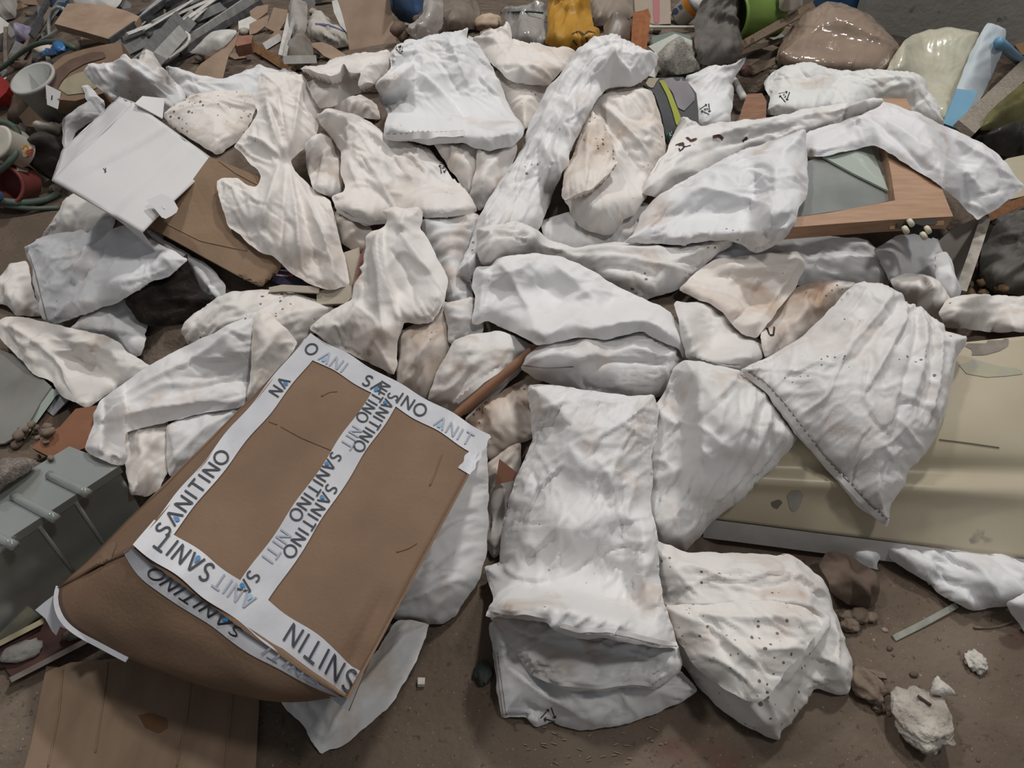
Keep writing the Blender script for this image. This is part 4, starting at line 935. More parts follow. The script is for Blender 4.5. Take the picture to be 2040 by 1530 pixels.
def build_tank():
    G = mat('#949b95', '#838a85', scale=4, rough=.18, trans=.35, spec=.6, alpha=.93, dirt=.18, dirtcol='#c9ccc6', dscale=40); G2 = mat('#a9aeaa', '#979c98', scale=5, rough=.12, trans=.35, spec=.7, alpha=.9, dirt=.15, dirtcol='#d0d2cc', dscale=50)
    t4 = [(-150, 1075), (143, 897), (243, 936), (-150, 1195)]
    top = np.array([at_z(x, y, .27) for x, y in t4]); bot = top.copy(); bot[:, 2] = .012
    rt = root('glass_tank', bot.mean(0)); tag(rt, 'greenish clear tank with a ribbed lid lying on the floor', 'tank')
    m_ = top.mean(0); mid = m_ + (top - m_) * .97; mid[:, 2] = .262; bb = m_ + (top - m_) * .97; bb[:, 2] = .012
    V, F = solid(np.vstack([mid, bb])); add_part('body', V, F, G, rt)
    up = top.copy(); up[:, 2] = .285; lo = top.copy(); lo[:, 2] = .262
    V, F = solid(np.vstack([up, lo])); lid = add_part('lid', V, F, G2, rt)
    for p, q_ in (((28, 988), (112, 1034)), ((98, 946), (176, 984)), ((-60, 1040), (30, 1088))):
        P = np.stack([at_z(*p, .288), at_z(*q_, .288)]); P = np.stack([P[0] + (P[1] - P[0]) * t for t in np.linspace(0, 1, 8)]); V, F = tube_mesh(P, .011, 10); link('rib', V, F, G2, parent=lid, smooth=True)
    for s in (.55, .75): 
        a_ = bb[3] + (bb[2] - bb[3]) * s; P = np.stack([a_ + [0, -.004, 0], a_ + [0, -.004, .25]]); V, F = tube_mesh(P, .004, 8); link('seam', V, F, G2, parent=rt, smooth=True)
def build_left_floor():
    slab('frosted_sheet', 'dirty frosted glass sheet lying flat at the edge of the pile', 'glass', [(-80,705),(-10,684),(30,700),(70,730),(112,768),(90,800),(52,868),(10,892),(-80,905)], .006, mat('#7d7b75', '#93918b', scale=5, rough=.3, spec=.6, dirt=.2, dirtcol='#4d473f', dscale=30), face=.1)
    slab('grey_plastic_scrap', 'grey speckled plastic scrap beside the frosted sheet', 'plastic', [(84,816),(98,790),(112,768),(152,786),(132,806),(104,832)], .004, mat('#8f9196', '#a3a4a8', scale=20, rough=.5, dirt=.3, dirtcol='#2f2c2a', dscale=60), face=.2, warp=.01)
    rod('glass_strip', 'narrow clear glass strip on the rubble by the grey scrap', 'glass', [(42,872),(110,778)], .01, mat('#a9b5ad', rough=.15, spec=.7), flat=(.02, .006))
    slab('rust_card', 'rust-brown cardboard corner with a torn fold above the glass tank', 'cardboard', [(68,892),(95,866),(120,850),(150,816),(192,810),(196,866),(170,892),(112,914)], .03, mat('#94674e', '#835a44', scale=8, rough=.8), face=.45, warp=.01)
    scatter_lumps(16, 25, 105, 842, 915, 6, 13, 'tan rubble crumb beside the rust-brown cardboard corner', 'crumbs beside the cardboard corner', mat('#8d7d6e', '#6e6156', scale=20, rough=.95), 'rubble_crumb')
    bag('plastic_net', 'grey plastic netting lying on the floor behind the tank', [(-60,930),(0,924),(40,916),(82,922),(60,945),(0,985),(-60,1000)], mat('#6f655d', '#9b9189', scale=160, rough=.8, bump=.7, bscale=200), cat='net', T=.015, R=.05, ex=.04, group='netting')
    rt = root('metal_track', at_z(80, 1300, 0)); tag(rt, 'shallow metal track full of mortar with cream side strips on the floor', 'track')
    z0 = [(-40,1300,.012),(100,1243,.012),(30,1353,.012)]
    slab('tray', None, None, [(-40,1305),(0,1284),(82,1240),(205,1260),(26,1353),(8,1328),(-40,1345)], .012, mat('#4b3a37', '#63453f', scale=18, rough=.85), z=z0, face=0, settle=False, parent=rt)
    for p, q_, m in (((-40,1302), (84,1238), mat('#c9bb9a', rough=.6)), ((24,1353), (200,1262), mat('#8f857c', rough=.6))):
        V, F = tube_mesh(np.stack([at_z(*p, .02), at_z(*q_, .02)]), .01, flat=(.012, .03)); add_part('side_strip', V, F, m, rt)
    lump('mortar_block', 'grey broken mortar block lying in the metal track', 'rubble', 44, 1297, 38, mat('#8f8b86', '#a5a19b', scale=14, rough=.95, bump=.6), squash=(1, .55, .35), rough=.18, ang=25)
    lump('mortar_block', 'darker mortar crumb wedged in the metal track under the taped carton', 'rubble', 150, 1262, 26, mat('#5d5550', '#756b64', scale=14, rough=.95, bump=.6), squash=(1, .5, .4), rough=.18, ang=25)
    z1 = [(60,1480,.01),(300,1310,.012),(505,1530,.012)]
    o = slab('flat_cardboard', 'flat brown cardboard sheet with damp stains on the floor', 'cardboard', [(30,1600),(62,1480),(78,1400),(93,1328),(118,1330),(140,1320),(205,1314),(300,1306),(400,1318),(470,1338),(517,1372),(515,1420),(505,1600)], .006, mat('#937c67', '#846d59', scale=5, rough=.75, detail=6, stretch=(3, 1, 1)), z=z1, face=0, settle=False, warp=.006, keep=True, res=.03)
    CR = o.data.materials[0]
    bead_on(o, [[(125,1335),(118,1420),(96,1528)], [(215,1320),(205,1400),(190,1500)], [(382,1345),(372,1430),(352,1528)], [(465,1360),(458,1440),(448,1528)]], .0025, CR, 'crease', step=10)
    decal(o, [(276,1425),(300,1420),(332,1432),(336,1450),(318,1462),(290,1450)], mat('#6b4c30', '#74553a', scale=14, rough=.6), 'damp_stain')
def build_pack():
    o = slab('padded_pack', 'grey and lime-green zipped pack lying between white sacks', 'pack', [(1278,163),(1288,150),(1325,149),(1362,148),(1378,166),(1391,184),(1395,220),(1396,262),(1372,262),(1345,265),(1330,292),(1322,262),(1316,229),(1309,205),(1301,184)], .09, mat('#46474a', '#525357', scale=10, rough=.6), face=.5, keep=True, q=75, warp=.004)
    decal(o, [(1318,160),(1360,150),(1372,168),(1384,190),(1384,200),(1362,222),(1350,215),(1340,185)], mat('#8a8488', '#777276', scale=8, rough=.3), 'clear_window', off=.003)
    decal(o, [(1313,162),(1322,160),(1336,185),(1348,215),(1358,240),(1347,252),(1340,225),(1328,190)], mat('#a9ae3f', '#9aa038', scale=12, rough=.6), 'lime_stripe', off=.004)
    decal(o, [(1282,160),(1290,151),(1320,150),(1310,160),(1300,178),(1290,172)], mat('#a59c8a', rough=.7), 'beige_top', off=.003)
    decal(o, [(1329,266),(1340,261),(1343,270),(1336,282),(1331,280)], mat('#1f7d62', rough=.5), 'green_label', off=.005)
    lines_on(o, [[(1334,266),(1334,272),(1338,272)], [(1337,264),(1338,268)]], 1.6, mat('#d8e2dc'), 'label_print', off=.007, step=2)
# the stroke letters printed on the parcel tape
def arc(cx, cy, rx, ry, a0, a1, n=10): return [(cx + rx * math.cos(math.radians(a0 + (a1 - a0) * i / n)), cy + ry * math.sin(math.radians(a0 + (a1 - a0) * i / n))) for i in range(n + 1)]
GLY = {'S': (.62, [arc(.31, .74, .25, .22, 35, 255, 9) + arc(.31, .26, .25, .24, 75, -145, 9)]), 'A': (.8, [[(.02, 0), (.4, .98), (.78, 0)]]), 'N': (.74, [[(.06, 0), (.06, 1), (.68, 0), (.68, 1)]]), 'I': (.24, [[(.12, 0), (.12, 1)]]),
       'T': (.66, [[(.0, 1), (.66, 1)], [(.33, 1), (.33, 0)]]), 'O': (.9, [arc(.45, .5, .42, .48, 0, 360, 20)])}
def word_on(surf, nrm, u0, v0, du, dv, word, hgt, parent, m, drop, name='lettering'):
    """surf maps face metres to a point; (du, dv) is the writing direction in face metres"""
    L_ = math.hypot(du, dv); dx, dy = du / L_, dv / L_; ux, uy = (dy, -dx)      # up turns left of the writing direction seen from outside
    Vs = []; Fs = []; k = 0; drops = []; x = 0
    for ch in word:
        w, strokes = GLY[ch]
        for st in strokes:
            Q = resample(np.array(st) * hgt, hgt * .12, False) + [x, 0]
            P = np.array([surf(u0 + a * dx + b * ux, v0 + a * dy + b * uy) for a, b in Q]); V, F = ribbon(P, np.tile(nrm, (len(P), 1)), hgt * .13, .0012); Vs.append(V); Fs += [tuple(i + k for i in f) for f in F]; k += len(V)
        if ch == 'A': drops.append(x + .4 * hgt)
        x += (w + .2) * hgt
    o = link(name, np.vstack(Vs), Fs, m, parent=parent)
    for xd in drops:
        q_ = [(0, .52), (.11, .3), (.15, .2), (.13, .1), (.06, .03), (-.06, .03), (-.13, .1), (-.15, .2), (-.11, .3)]
        P = np.array([surf(u0 + (xd + a * hgt) * dx + b * hgt * ux, v0 + (xd + a * hgt) * dy + b * hgt * uy) + nrm * .0014 for a, b in q_]); link('blue_drop', P, [tuple(range(len(P)))], drop, parent=parent)
    return x
def build_taped_carton():
    px = [(618, 672), (970, 872), (690, 1392), (275, 1090)]; dd = np.array([1.9, 1.753, 1.365, 1.512])
    c = np.array([at(*p, d) for p, d in zip(px, dd)]); 
    smp = np.array([c[0] * (1 - a) * (1 - b) + c[1] * a * (1 - b) + c[2] * a * b + c[3] * (1 - a) * b for a in np.linspace(.04, .96, 18) for b in np.linspace(.04, .96, 18)])
    x, y, d = proj(smp); k = min(1.0, 1 / np.percentile(d / buf(x, y), 97)); c = CAM + (c - CAM) * k
    A, B, C_, D = c; W_ = np.linalg.norm(B - A); H_ = np.linalg.norm(D - A)
    n = np.cross(B - A, D - A); n /= np.linalg.norm(n); n = -n if n @ (CAM - A) < 0 else n
    rt = root('taped_carton', (at_z(400, 1250, .0))); tag(rt, 'big brown carton with printed white parcel tape along its edges', 'carton')
    def disp(u, v): return .006 * perlin(u * 2.2, v * 2.2, 5) + .0025 * perlin(u * 7, v * 7, 6) - .035 * np.clip((u + v - 1.62) / .38, 0, 1) ** 2 - .03 * np.clip((v - .82) / .18, 0, 1) * np.clip((u - .8) / .2, 0, 1) - .016 * np.exp(-((u - .94) / .022) ** 2) * np.clip((v - .66) / .06, 0, 1) * np.clip((.95 - v) / .06, 0, 1)
    V, F, _ = patch(A, B, C_, D, 40, 48, disp, .005); front = add_part('front_panel', V, F, BROWN, rt, smooth=True, keep=True)
    def surf(a, b):
        u, v = a / W_, b / H_; u_ = np.array([u]); v_ = np.array([v])
        return A * (1 - u) * (1 - v) + B * u * (1 - v) + C_ * u * v + D * (1 - u) * v + n * (disp(u_, v_)[0] + .0028)
    dk = k
    Db = at(118, 1172, 1.70); Ab = at(606, 686, 2.08); Cb = at(684, 1384, 1.50); Bb = at(955, 890, 2.0)
    for P_ in (Db, Cb, Ab, Bb): P_[2] = max(P_[2], .02)
    V, F, n1 = patch(A, D, Db, Ab, 26, 12, lambda u, v: .025 * np.sin(np.pi * u) * np.sin(np.pi * v * .9) + .004 * perlin(u * 6, v * 3, 9), .005); add_part('side_panel', V, F, BROWND, rt, smooth=True, keep=True); lp = 'side_panel'
    left = bpy.data.objects[[o for o in LOC if o.startswith('side_panel') and bpy.data.objects[o].parent == rt][0]]
    def d2(u, v): return .07 * (1 - np.abs(2 * u - 1) ** 5) * (v * (2 - v)) ** .9 + .03 * np.sin(np.pi * u) * v + .004 * perlin(u * 5, v * 3, 10)
    V, F, n2 = patch(D, C_, Cb, Db, 30, 14, d2, .005); low = add_part('side_panel', V, F, BROWND, rt, smooth=True, keep=True)
    def surf2(a, b):
        u, v = a / np.linalg.norm(C_ - D), b; uu = np.array([u]); vv = np.array([v])
        return D * (1 - u) * (1 - v) + C_ * u * (1 - v) + Cb * u * v + Db * (1 - u) * v + n2 * (d2(uu, vv)[0] + .003)
    V, F, _ = patch(B, C_, Cb, Bb, 10, 8, None, .005); add_part('side_panel', V, F, BROWND, rt)
    V, F, _ = patch(A, B, Bb, Ab, 10, 8, None, .005); add_part('side_panel', V, F, BROWND, rt)
    V, F, _ = patch(Ab, Bb, Cb, Db, 8, 8, None, .005); add_part('bottom_panel', V, F, BROWND, rt)
    TP = mat('#c9c9cd', '#bfbfc5', scale=18, rough=.35, spec=.5, bump=.04, bscale=60); IK = mat('#3a3d45', rough=.5); IF = mat('#a3a8b5', rough=.5); DR = mat('#2f7db5', rough=.4); DF = mat('#8db4d2', rough=.4)
    def tape(u0, u1, v0, v1, wob=.004, fn=None, nu=4, nv=40):
        fn = fn or (lambda a, b: surf(a * W_, b * H_)); long_v = abs(v1 - v0) > abs(u1 - u0); na, nb = (nu, nv) if long_v else (nv, nu); P = []
        for j in range(nb + 1):
            for i in range(na + 1):
                a = u0 + (u1 - u0) * i / na; b = v0 + (v1 - v0) * j / nb; w = wob * math.sin((j if long_v else i) * .55 + u0 * 9)
                e = (i in (0, na)) if long_v else (j in (0, nb)); P.append(fn(a + (w if long_v and e else 0), b + (w if not long_v and e else 0)))
        F = [(j * (na + 1) + i, j * (na + 1) + i + 1, (j + 1) * (na + 1) + i + 1, (j + 1) * (na + 1) + i) for j in range(nb) for i in range(na)]
        return link('tape_strip', np.array(P), F, TP, parent=rt, smooth=True)
    e = .0013
    t1 = tape(.43, .565, -.01, .985); t2 = tape(-.015, .085, .02, 1.0); t3 = tape(-.02, 1.0, .905, 1.005); t4 = tape(-.01, 1.01, -.015, .085); t6 = tape(.955, 1.015, -.01, .17)
    fs = lambda a, b: surf2(a * np.linalg.norm(C_ - D), b); t5 = tape(-.01, 1.0, -.02, .155, fn=fs)
    hg = .028; s1 = lambda a, b: surf(a, b) + n * e
    def wd(t, u, v, du, dv, w='SANITINO', m=IK, dr=DR, h=hg, s=s1, nn=n): word_on(s, nn, u, v, du, dv, w, h, t, m, dr)
    # centre tape: the writing runs down the face, tops of the letters to the right
    uc = W_ * .435; ur = W_ * .50; 
    wd(t1, uc, H_ * .015, 0, 1, 'NITINO'); wd(t1, uc, H_ * .37, 0, 1); wd(t1, uc, H_ * .86, 0, 1, 'SA'); wd(t1, ur, H_ * .04, 0, 1, 'SANITINO'); wd(t1, ur, H_ * .48, 0, 1, 'SANITINO', h=.028)
    wd(t1, uc + .006, H_ * .245, 0, 1, 'NIT', IF, DF); wd(t1, uc + .004, H_ * .7, 0, 1, 'NITI', IF, DF)
    # side tape: the other way round
    wd(t2, W_ * .072, H_ * .93, 0, -1, h=.034); wd(t2, W_ * .07, H_ * .3, 0, -1, 'NA', h=.03)
    # lower tape: head down
    wd(t3, W_ * .32, H_ * .915, -1, 0, 'SANIT', h=.036); wd(t3, W_ * .985, H_ * .915, -1, 0, 'SNITIN', h=.036); wd(t3, W_ * .52, H_ * .918, -1, 0, 'ANIT', IF, DF, h=.03)
    # upper tape
    wd(t4, W_ * .02, H_ * .075, 1, 0, 'O', h=.034); wd(t4, W_ * .11, H_ * .075, 1, 0, 'ANI', IF, DF, h=.034); wd(t4, W_ * .36, H_ * .075, 1, 0, 'SA', h=.034); wd(t4, W_ * .55, H_ * .07, 1, 0, 'INO', h=.034); wd(t4, W_ * .76, H_ * .072, 1, 0, 'ANIT', IF, DF, h=.032)
    # tape on the lower side
    LL = np.linalg.norm(C_ - D); dpt = .8 / np.linalg.norm(Db - D); s5 = lambda a, b: surf2(a, b * 2.4) + n2 * e
    word_on(s5, n2, LL * .56, .006, -1, 0, 'SANITINO', .036, t5, IK, DR); word_on(s5, n2, LL * .9, .006, -1, 0, 'ONITI', .034, t5, IF, DF)
    # wear
    HO = mat('#8d7460', '#7b6350', scale=60, rough=.95, stretch=(1, 12, 1))
    for f_ in ([(192,1130),(205,1095),(228,1078),(234,1085),(222,1115),(215,1150),(200,1160)], [(196,1178),(214,1165),(240,1182),(248,1172),(246,1190),(225,1188),(200,1198)]): decal(left, f_, HO, 'torn_hole', off=.002, parent=left)
    bead_on(front, [[(560,850),(600,872),(680,905)], [(880,905),(868,940),(856,968)], [(536,840),(552,846)], [(640,790),(656,781),(672,780)], [(790,1100),(815,1092),(830,1082)]], .0022, BROWN, 'crack', step=6)
    # rim tape at the far lower edge
    P = [Db + (Cb - Db) * t + n2 * d2(np.array([t]), np.array([1.0]))[0] for t in np.linspace(-.01, .42, 24)]
    V, F = tube_mesh(np.array(P) + n2 * .004, .01, flat=(.010, .002)); link('tape_strip', V, F, TP, parent=rt)
    Q = [(70,1215),(88,1200),(112,1182),(128,1215),(142,1225),(137,1255),(120,1248),(112,1266),(104,1258),(90,1232)]
    slab('white_label', 'torn white paper stuck under the lower edge of the taped carton', 'paper', Q, .002, mat('#c6c6cc', rough=.5), face=.6, settle=False, lift=.12)
# ---------------------------------------------------------------- the white sacks, lowest first
COOL = '#e6e6e7'; WARM = '#eae3dc'; GREY = '#e2e0df'; CREAM = '#ece4da'; DUST = '#d6cbc0'
BIG = dict(T=.06, R=.17, crum=.006, face=.45); MED = dict(T=.04, R=.11, crum=.005, face=.4); FLAT = dict(T=.010, R=.05, crum=.0045, face=.3, edge=.003, prof=1.2, ex=.07)
def K(base, **k): d = dict(base); d.update(k); return d
build_tank(); build_left_floor()
sack('white sack end hanging down under the cream panel', [(1645,1065),(1760,1085),(1757,1096),(1747,1125),(1751,1136),(1726,1132),(1698,1112),(1660,1090)], tint=COOL, speck=.2, **K(FLAT, T=.018, wr=(.008, -60, .2, .05)))
sack('bulging white sack on the floor under the cream panel', [(1757,1085),(1900,1090),(2060,1110),(2080,1150),(2060,1185),(2002,1206),(1938,1217),(1923,1214),(1864,1181),(1851,1163),(1805,1140),(1775,1115)], tint=COOL, stain=.1, speck=.2, **K(BIG, T=.045, R=.1, wr=(.014, 140, .2, .05), auto=(14, 130, 20, .2, .016), ex=.13, cre=.009))
sack('knotted white sack corner on the floor beside the bulging white sack', [(2000,1200),(2060,1170),(2090,1250),(2045,1265),(2027,1240),(2010,1222)], tint=COOL, stain=.2, **K(MED, T=.03, wr=(.008, 100, .15, .04)))
build_panel()
# sacks deep in the gaps
sack('dusty sack in the gap under the row of hemmed sacks, beside the dress-shaped sack', [(835,440),(950,425),(965,440),(930,520),(945,600),(940,640),(895,610),(870,560),(850,480)], tint=GREY, stain=.35, **K(MED, wr=(.008, 30, .2, .06), auto=(8, 30, 20, .15, .008)))
sack('brown-grey soiled sack deep below the dress-shaped sack', [(795,660),(850,640),(885,600),(905,610),(900,700),(880,760),(850,800),(790,780)], tint=DUST, stain=.6, speck=.6, **K(MED, wr=(.01, 70, .2, .05), auto=(8, 65, 20, .15, .01)))
sack('dusty sack bunched in the hole beside the bell-shaped sack', [(655,415),(690,432),(735,446),(745,470),(722,505),(700,498),(682,485),(665,450)], tint=DUST, stain=.3, **K(MED, T=.03, wr=(.01, 50, .15, .05), auto=(6, 40, 40, .1, .012)))
sack('small dusty sack tucked under the corner of the folded sheet-like sack', [(885,605),(945,590),(965,650),(955,680),(895,690)], tint=GREY, stain=.3, **K(MED, wr=(.006, 10, .2, .05)))
sack('shaded sack deep in the hole below the stained tied sack', [(1075,440),(1140,420),(1290,400),(1300,480),(1200,510),(1090,500)], tint=GREY, stain=.3, **K(FLAT, lift=-.08, wr=(.008, 80, .2, .06)))
sack('white sack lying in the shade under the wooden drawer frame', [(1400,500),(1500,470),(1600,470),(1720,475),(1775,520),(1775,560),(1760,580),(1690,575),(1600,570),(1500,560),(1420,540)], tint=COOL, stain=.2, speck=.1, **K(MED, wr=(.008, -25, .25, .07), auto=(10, -25, 25, .2, .008)))
sack('white sack with a pinched end under the drawer roller', [(1735,500),(1790,468),(1860,465),(1885,510),(1905,600),(1850,600),(1800,570),(1775,565)], tint=COOL, stain=.2, speck=.1, **K(MED, wr=(.008, -40, .2, .06), auto=(8, -40, 30, .15, .009)))
sack('small clean white sack leaning on the grey board edge', [(1858,510),(1885,500),(1900,520),(1912,580),(1905,640),(1870,620)], tint=COOL, speck=.1, **K(FLAT, T=.02, wr=(.005, 80, .2, .05)))
sack('crumpled cream sack end with a pointed flap beside the fan-pleated sack', [(1768,560),(1800,545),(1832,547),(1870,560),(1895,600),(1888,645),(1845,628),(1820,610),(1790,600)], tint=WARM, stain=.25, **K(MED, T=.03, wr=(.008, 60, .15, .05), folds=[(22, 25, [(1832,547),(1838,590),(1846,628)], 's')]))

sack('creased white sack lying flat along the top edge of the cream panel', [(1868,625),(1885,600),(1905,588),(1960,592),(2000,590),(2070,588),(2085,655),(2000,665),(1940,660),(1880,652)], tint=WARM, stain=.1, speck=.1, **K(FLAT, T=.03, wr=(.008, 10, .2, .06), auto=(8, 0, 60, .12, .01)))
# ---- upper left
sack('lumpy white sack half hidden behind the speckled bulging sack', [(330,135),(352,138),(385,150),(430,160),(455,160),(480,150),(517,132),(551,145),(600,150),(620,190),(560,230),(500,210),(400,200),(365,195),(345,165)], tint=COOL, **K(MED, wr=(.009, -10, .2, .06), auto=(10, 0, 60, .15, .01)))
sack('thin white sack strip standing beside the white carton', [(161,171),(176,168),(209,204),(215,240),(189,225),(172,195)], tint=COOL, **K(FLAT))
sack('slim white sack fold against the side of the white carton', [(122,285),(126,237),(143,222),(180,200),(200,230),(153,262),(133,298)], tint=COOL, **K(FLAT))
sack('white sack with a two-eared gathered top above the white carton', [(168,143),(176,130),(217,125),(240,127),(240,120),(252,110),(263,120),(278,119),(280,107),(293,99),(306,107),(319,130),(339,153),(370,186),(372,205),(345,235),(326,225),(278,200),(224,200),(204,182),(176,158)], tint=COOL, speck=.15, **K(MED, T=.05, face=.55, wr=(.012, -35, .18, .045), auto=(12, -30, 20, .18, .014)))
sack('bulging sack dusted with soil specks beside the white carton', [(325,232),(344,212),(377,194),(408,189),(484,185),(507,191),(513,212),(500,245),(479,280),(444,306),(431,310),(377,277),(339,249)], tint=WARM, stain=.25, speck=.9, **K(MED, T=.06, R=.13, crum=.003, auto=(5, 20, 60, .1, .005)))
sack('white sack corner at the far left with grey dirt on it', [(-30,565),(0,553),(20,525),(51,520),(60,535),(70,589),(86,622),(84,630),(31,630),(20,612),(0,606),(-30,610)], tint=WARM, stain=.3, speck=.4, **K(MED, T=.035, wr=(.01, 60, .15, .05), auto=(6, 60, 40, .12, .01)))
sack('white sack edge rising behind the wide white sack beside the carton', [(88,475),(94,462),(107,436),(133,398),(146,384),(184,403),(224,426),(230,445),(178,470),(110,480)], tint=WARM, stain=.05, speck=.1, **K(FLAT, T=.03, wr=(.006, 35, .2, .06)))
sack('thin empty sack in the shade under the wide white sack', [(140,655),(166,630),(224,607),(256,596),(282,632),(296,648),(292,668),(296,673),(283,708),(266,712),(240,690),(200,675)], tint='#e2e1e0', stain=.15, speck=.1, **K(FLAT, wr=(.005, 0, .3, .08), folds=[(14, 25, [(150,655),(220,660),(290,670)], 's')]))
sack('white folded sack corner hanging under the brown cardboard', [(290,456),(357,495),(382,510),(421,532),(448,567),(449,600),(444,608),(418,597),(390,563),(378,533),(340,510)], tint=COOL, stain=.05, speck=.1, **K(FLAT, T=.02, folds=[(12, 10, [(395,530),(420,570),(443,605)])]))
sack('black-brown sooty cloth crumpled under the wide white sack', [(375,505),(384,546),(400,574),(432,599),(410,618),(365,643),(306,653),(276,639),(248,600),(300,558),(335,550),(354,530)], name='sooty_cloth', cat='cloth', group='crumpled dark cloths', m=mat('#1d1917', '#3a322d', scale=25, rough=.95, bump=.6, bscale=120, dirt=.2, dirtcol='#7d756c', dscale=200), **K(MED, T=.03, wr=(.014, 25, .15, .05), auto=(12, 25, 30, .12, .014)))
sack('soiled white sack with clods of soil beside the sooty cloth', [(362,662),(370,640),(410,608),(435,592),(470,580),(540,578),(600,588),(640,600),(668,612),(640,650),(600,700),(560,740),(520,720),(400,700),(375,690)], tint=WARM, stain=.4, speck=.95, **K(MED, T=.05, wr=(.008, 30, .2, .05), auto=(8, 40, 40, .12, .009)))
s = sack('wide clean white sack lying below the white carton', [(47,492),(94,469),(140,462),(163,458),(178,465),(217,427),(232,439),(226,462),(245,448),(257,456),(275,467),(301,477),(340,497),(375,515),(357,530),(339,551),(308,561),(250,599),(191,620),(112,645),(87,640),(76,597),(64,533)], tint='#e5e5e7', stain=.04, speck=.12, **K(BIG, T=.05, R=.15, face=.35, crum=.005, auto=(12, 35, 30, .18, .009), folds=[(18, 14, [(205,495),(195,540),(170,580)]), (-12, 12, [(213,500),(205,545),(185,575)]), (14, 12, [(217,430),(205,460),(205,490)]), (14, 12, [(245,450),(235,480),(210,500)]), (-14, 12, [(230,445),(220,475),(208,490)]), (12, 12, [(65,500),(85,560),(100,640)]), (10, 14, [(110,640),(200,590),(330,545)]), (14, 10, [(330,500),(345,520),(350,545)])]))
lines_on(s, [[(56,500),(70,540),(82,590),(94,638)]], 1.6, STITCHD, 'stitching', step=7)
build_middle_boards(); build_brown_card(); build_white_carton()
tw = sack('white sack twisted at its neck and flaring like a bell over brown cardboard', [(517,140),(551,145),(584,153),(602,148),(612,163),(622,191),(633,217),(640,240),(633,260),(625,283),(599,303),(578,322),(590,345),(635,385),(658,400),(663,418),(678,482),(689,523),(696,558),(694,570),(666,578),(640,575),(602,558),(579,543),(546,512),(517,502),(497,487),(472,464),(454,449),(444,418),(433,380),(431,359),(443,353),(474,354),(494,370),(510,372),(520,352),(515,340),(500,329),(484,306),(464,292),(480,278),(500,247),(512,225),(508,195)], tint=WARM, stain=.12, speck=.25, lift=.03, **K(MED, T=.026, prof=1.1, R=.09, crum=.004, face=.5, auto=(10, -60, 20, .2, .006), folds=[
 (20, 11, [(560,330),(540,400),(520,470)]), (22, 10, [(575,335),(590,420),(600,540)]), (18, 9, [(580,340),(630,440),(670,560)]), (-14, 9, [(570,345),(565,430),(560,500)]), (-14, 10, [(580,345),(612,450),(640,560)]),
 (20, 10, [(570,325),(545,270),(530,200)]), (18, 9, [(575,320),(590,260),(600,170)]), (18, 9, [(560,325),(520,290),(490,275)]), (-15, 8, [(572,322),(565,260),(555,190)]), (14, 14, [(600,160),(625,215),(635,245)]), (16, 30, [(533,205),(560,250),(568,300),(560,330)], 's')]))

# ---- upper middle
sack('flat cream sack lying between the hemmed sack and the long draped sack', [(985,140),(1000,147),(1110,150),(1095,180),(1068,230),(1046,262),(1010,210)], tint=CREAM, stain=.08, speck=.1, **K(FLAT, T=.03, wr=(.004, 0, .3, .1), crum=.002))
sack('crumpled white sack behind the hemmed sack, by the grey clear bag', [(940,80),(954,74),(966,64),(979,59),(997,61),(1007,46),(1014,48),(1025,94),(1050,95),(1076,93),(1110,96),(1150,103),(1120,145),(1090,170),(1020,165),(980,130)], tint=WARM, **K(MED, T=.045, wr=(.01, -30, .2, .05), auto=(12, -30, 40, .15, .012)))
sack('small crumpled sack in the hollow under the curled open sack', [(625,180),(700,190),(750,205),(760,240),(700,235),(640,225)], tint=WARM, stain=.4, **K(FLAT, lift=-.05, T=.03, wr=(.01, 60, .12, .04)))
s = sack('white open sack with a curled mouth leaning on the tan board', [(612,170),(640,160),(700,160),(755,150),(755,158),(745,173),(704,191),(666,212),(638,218),(622,195)], tint='#e2dad0', stain=.15, speck=.1, **K(FLAT, T=.02, face=.5, wr=(.005, 20, .2, .08), opened=[(612,170),(640,160),(700,160),(755,150)]))
flap(s, [(599,143),(610,135),(648,130),(653,122),(678,115),(717,111),(775,102),(780,107),(780,135),(765,150),(742,172),(715,186),(722,160),(700,158),(688,142),(680,160),(660,166),(635,158)], sackmat(WARM, .1, .1), 'upper_side', T=.035, R=.05, face=.5, lift=.02, crum=.003, wr=(.004, 20, .2, .08), opened=[(742,172),(715,186),(722,160),(700,158),(688,142),(680,160),(660,166),(635,158),(605,146)])
sack('pleated sack edge bunched beside the sack with the long creases', [(607,290),(640,265),(668,280),(690,350),(690,385),(665,400),(625,380),(612,340)], tint=WARM, stain=.3, **K(MED, wr=(.012, 85, .15, .03), auto=(6, 85, 10, .12, .01)))
sack('white sack lying behind the recycling-marked sack under the hemmed one', [(860,285),(900,285),(955,292),(958,340),(945,390),(930,390),(900,345)], tint=WARM, **K(MED, T=.025, folds=[(18, 20, [(900,290),(902,340),(910,370)], 's')], wr=(.006, 80, .15, .05)))
sack('small white sack squeezed beside the long draped sack', [(950,298),(985,300),(1025,280),(1032,300),(1015,335),(985,390),(955,425),(935,395),(945,350)], tint=WARM, stain=.2, **K(MED, T=.025, wr=(.008, 60, .15, .05), auto=(7, 60, 40, .12, .01)))
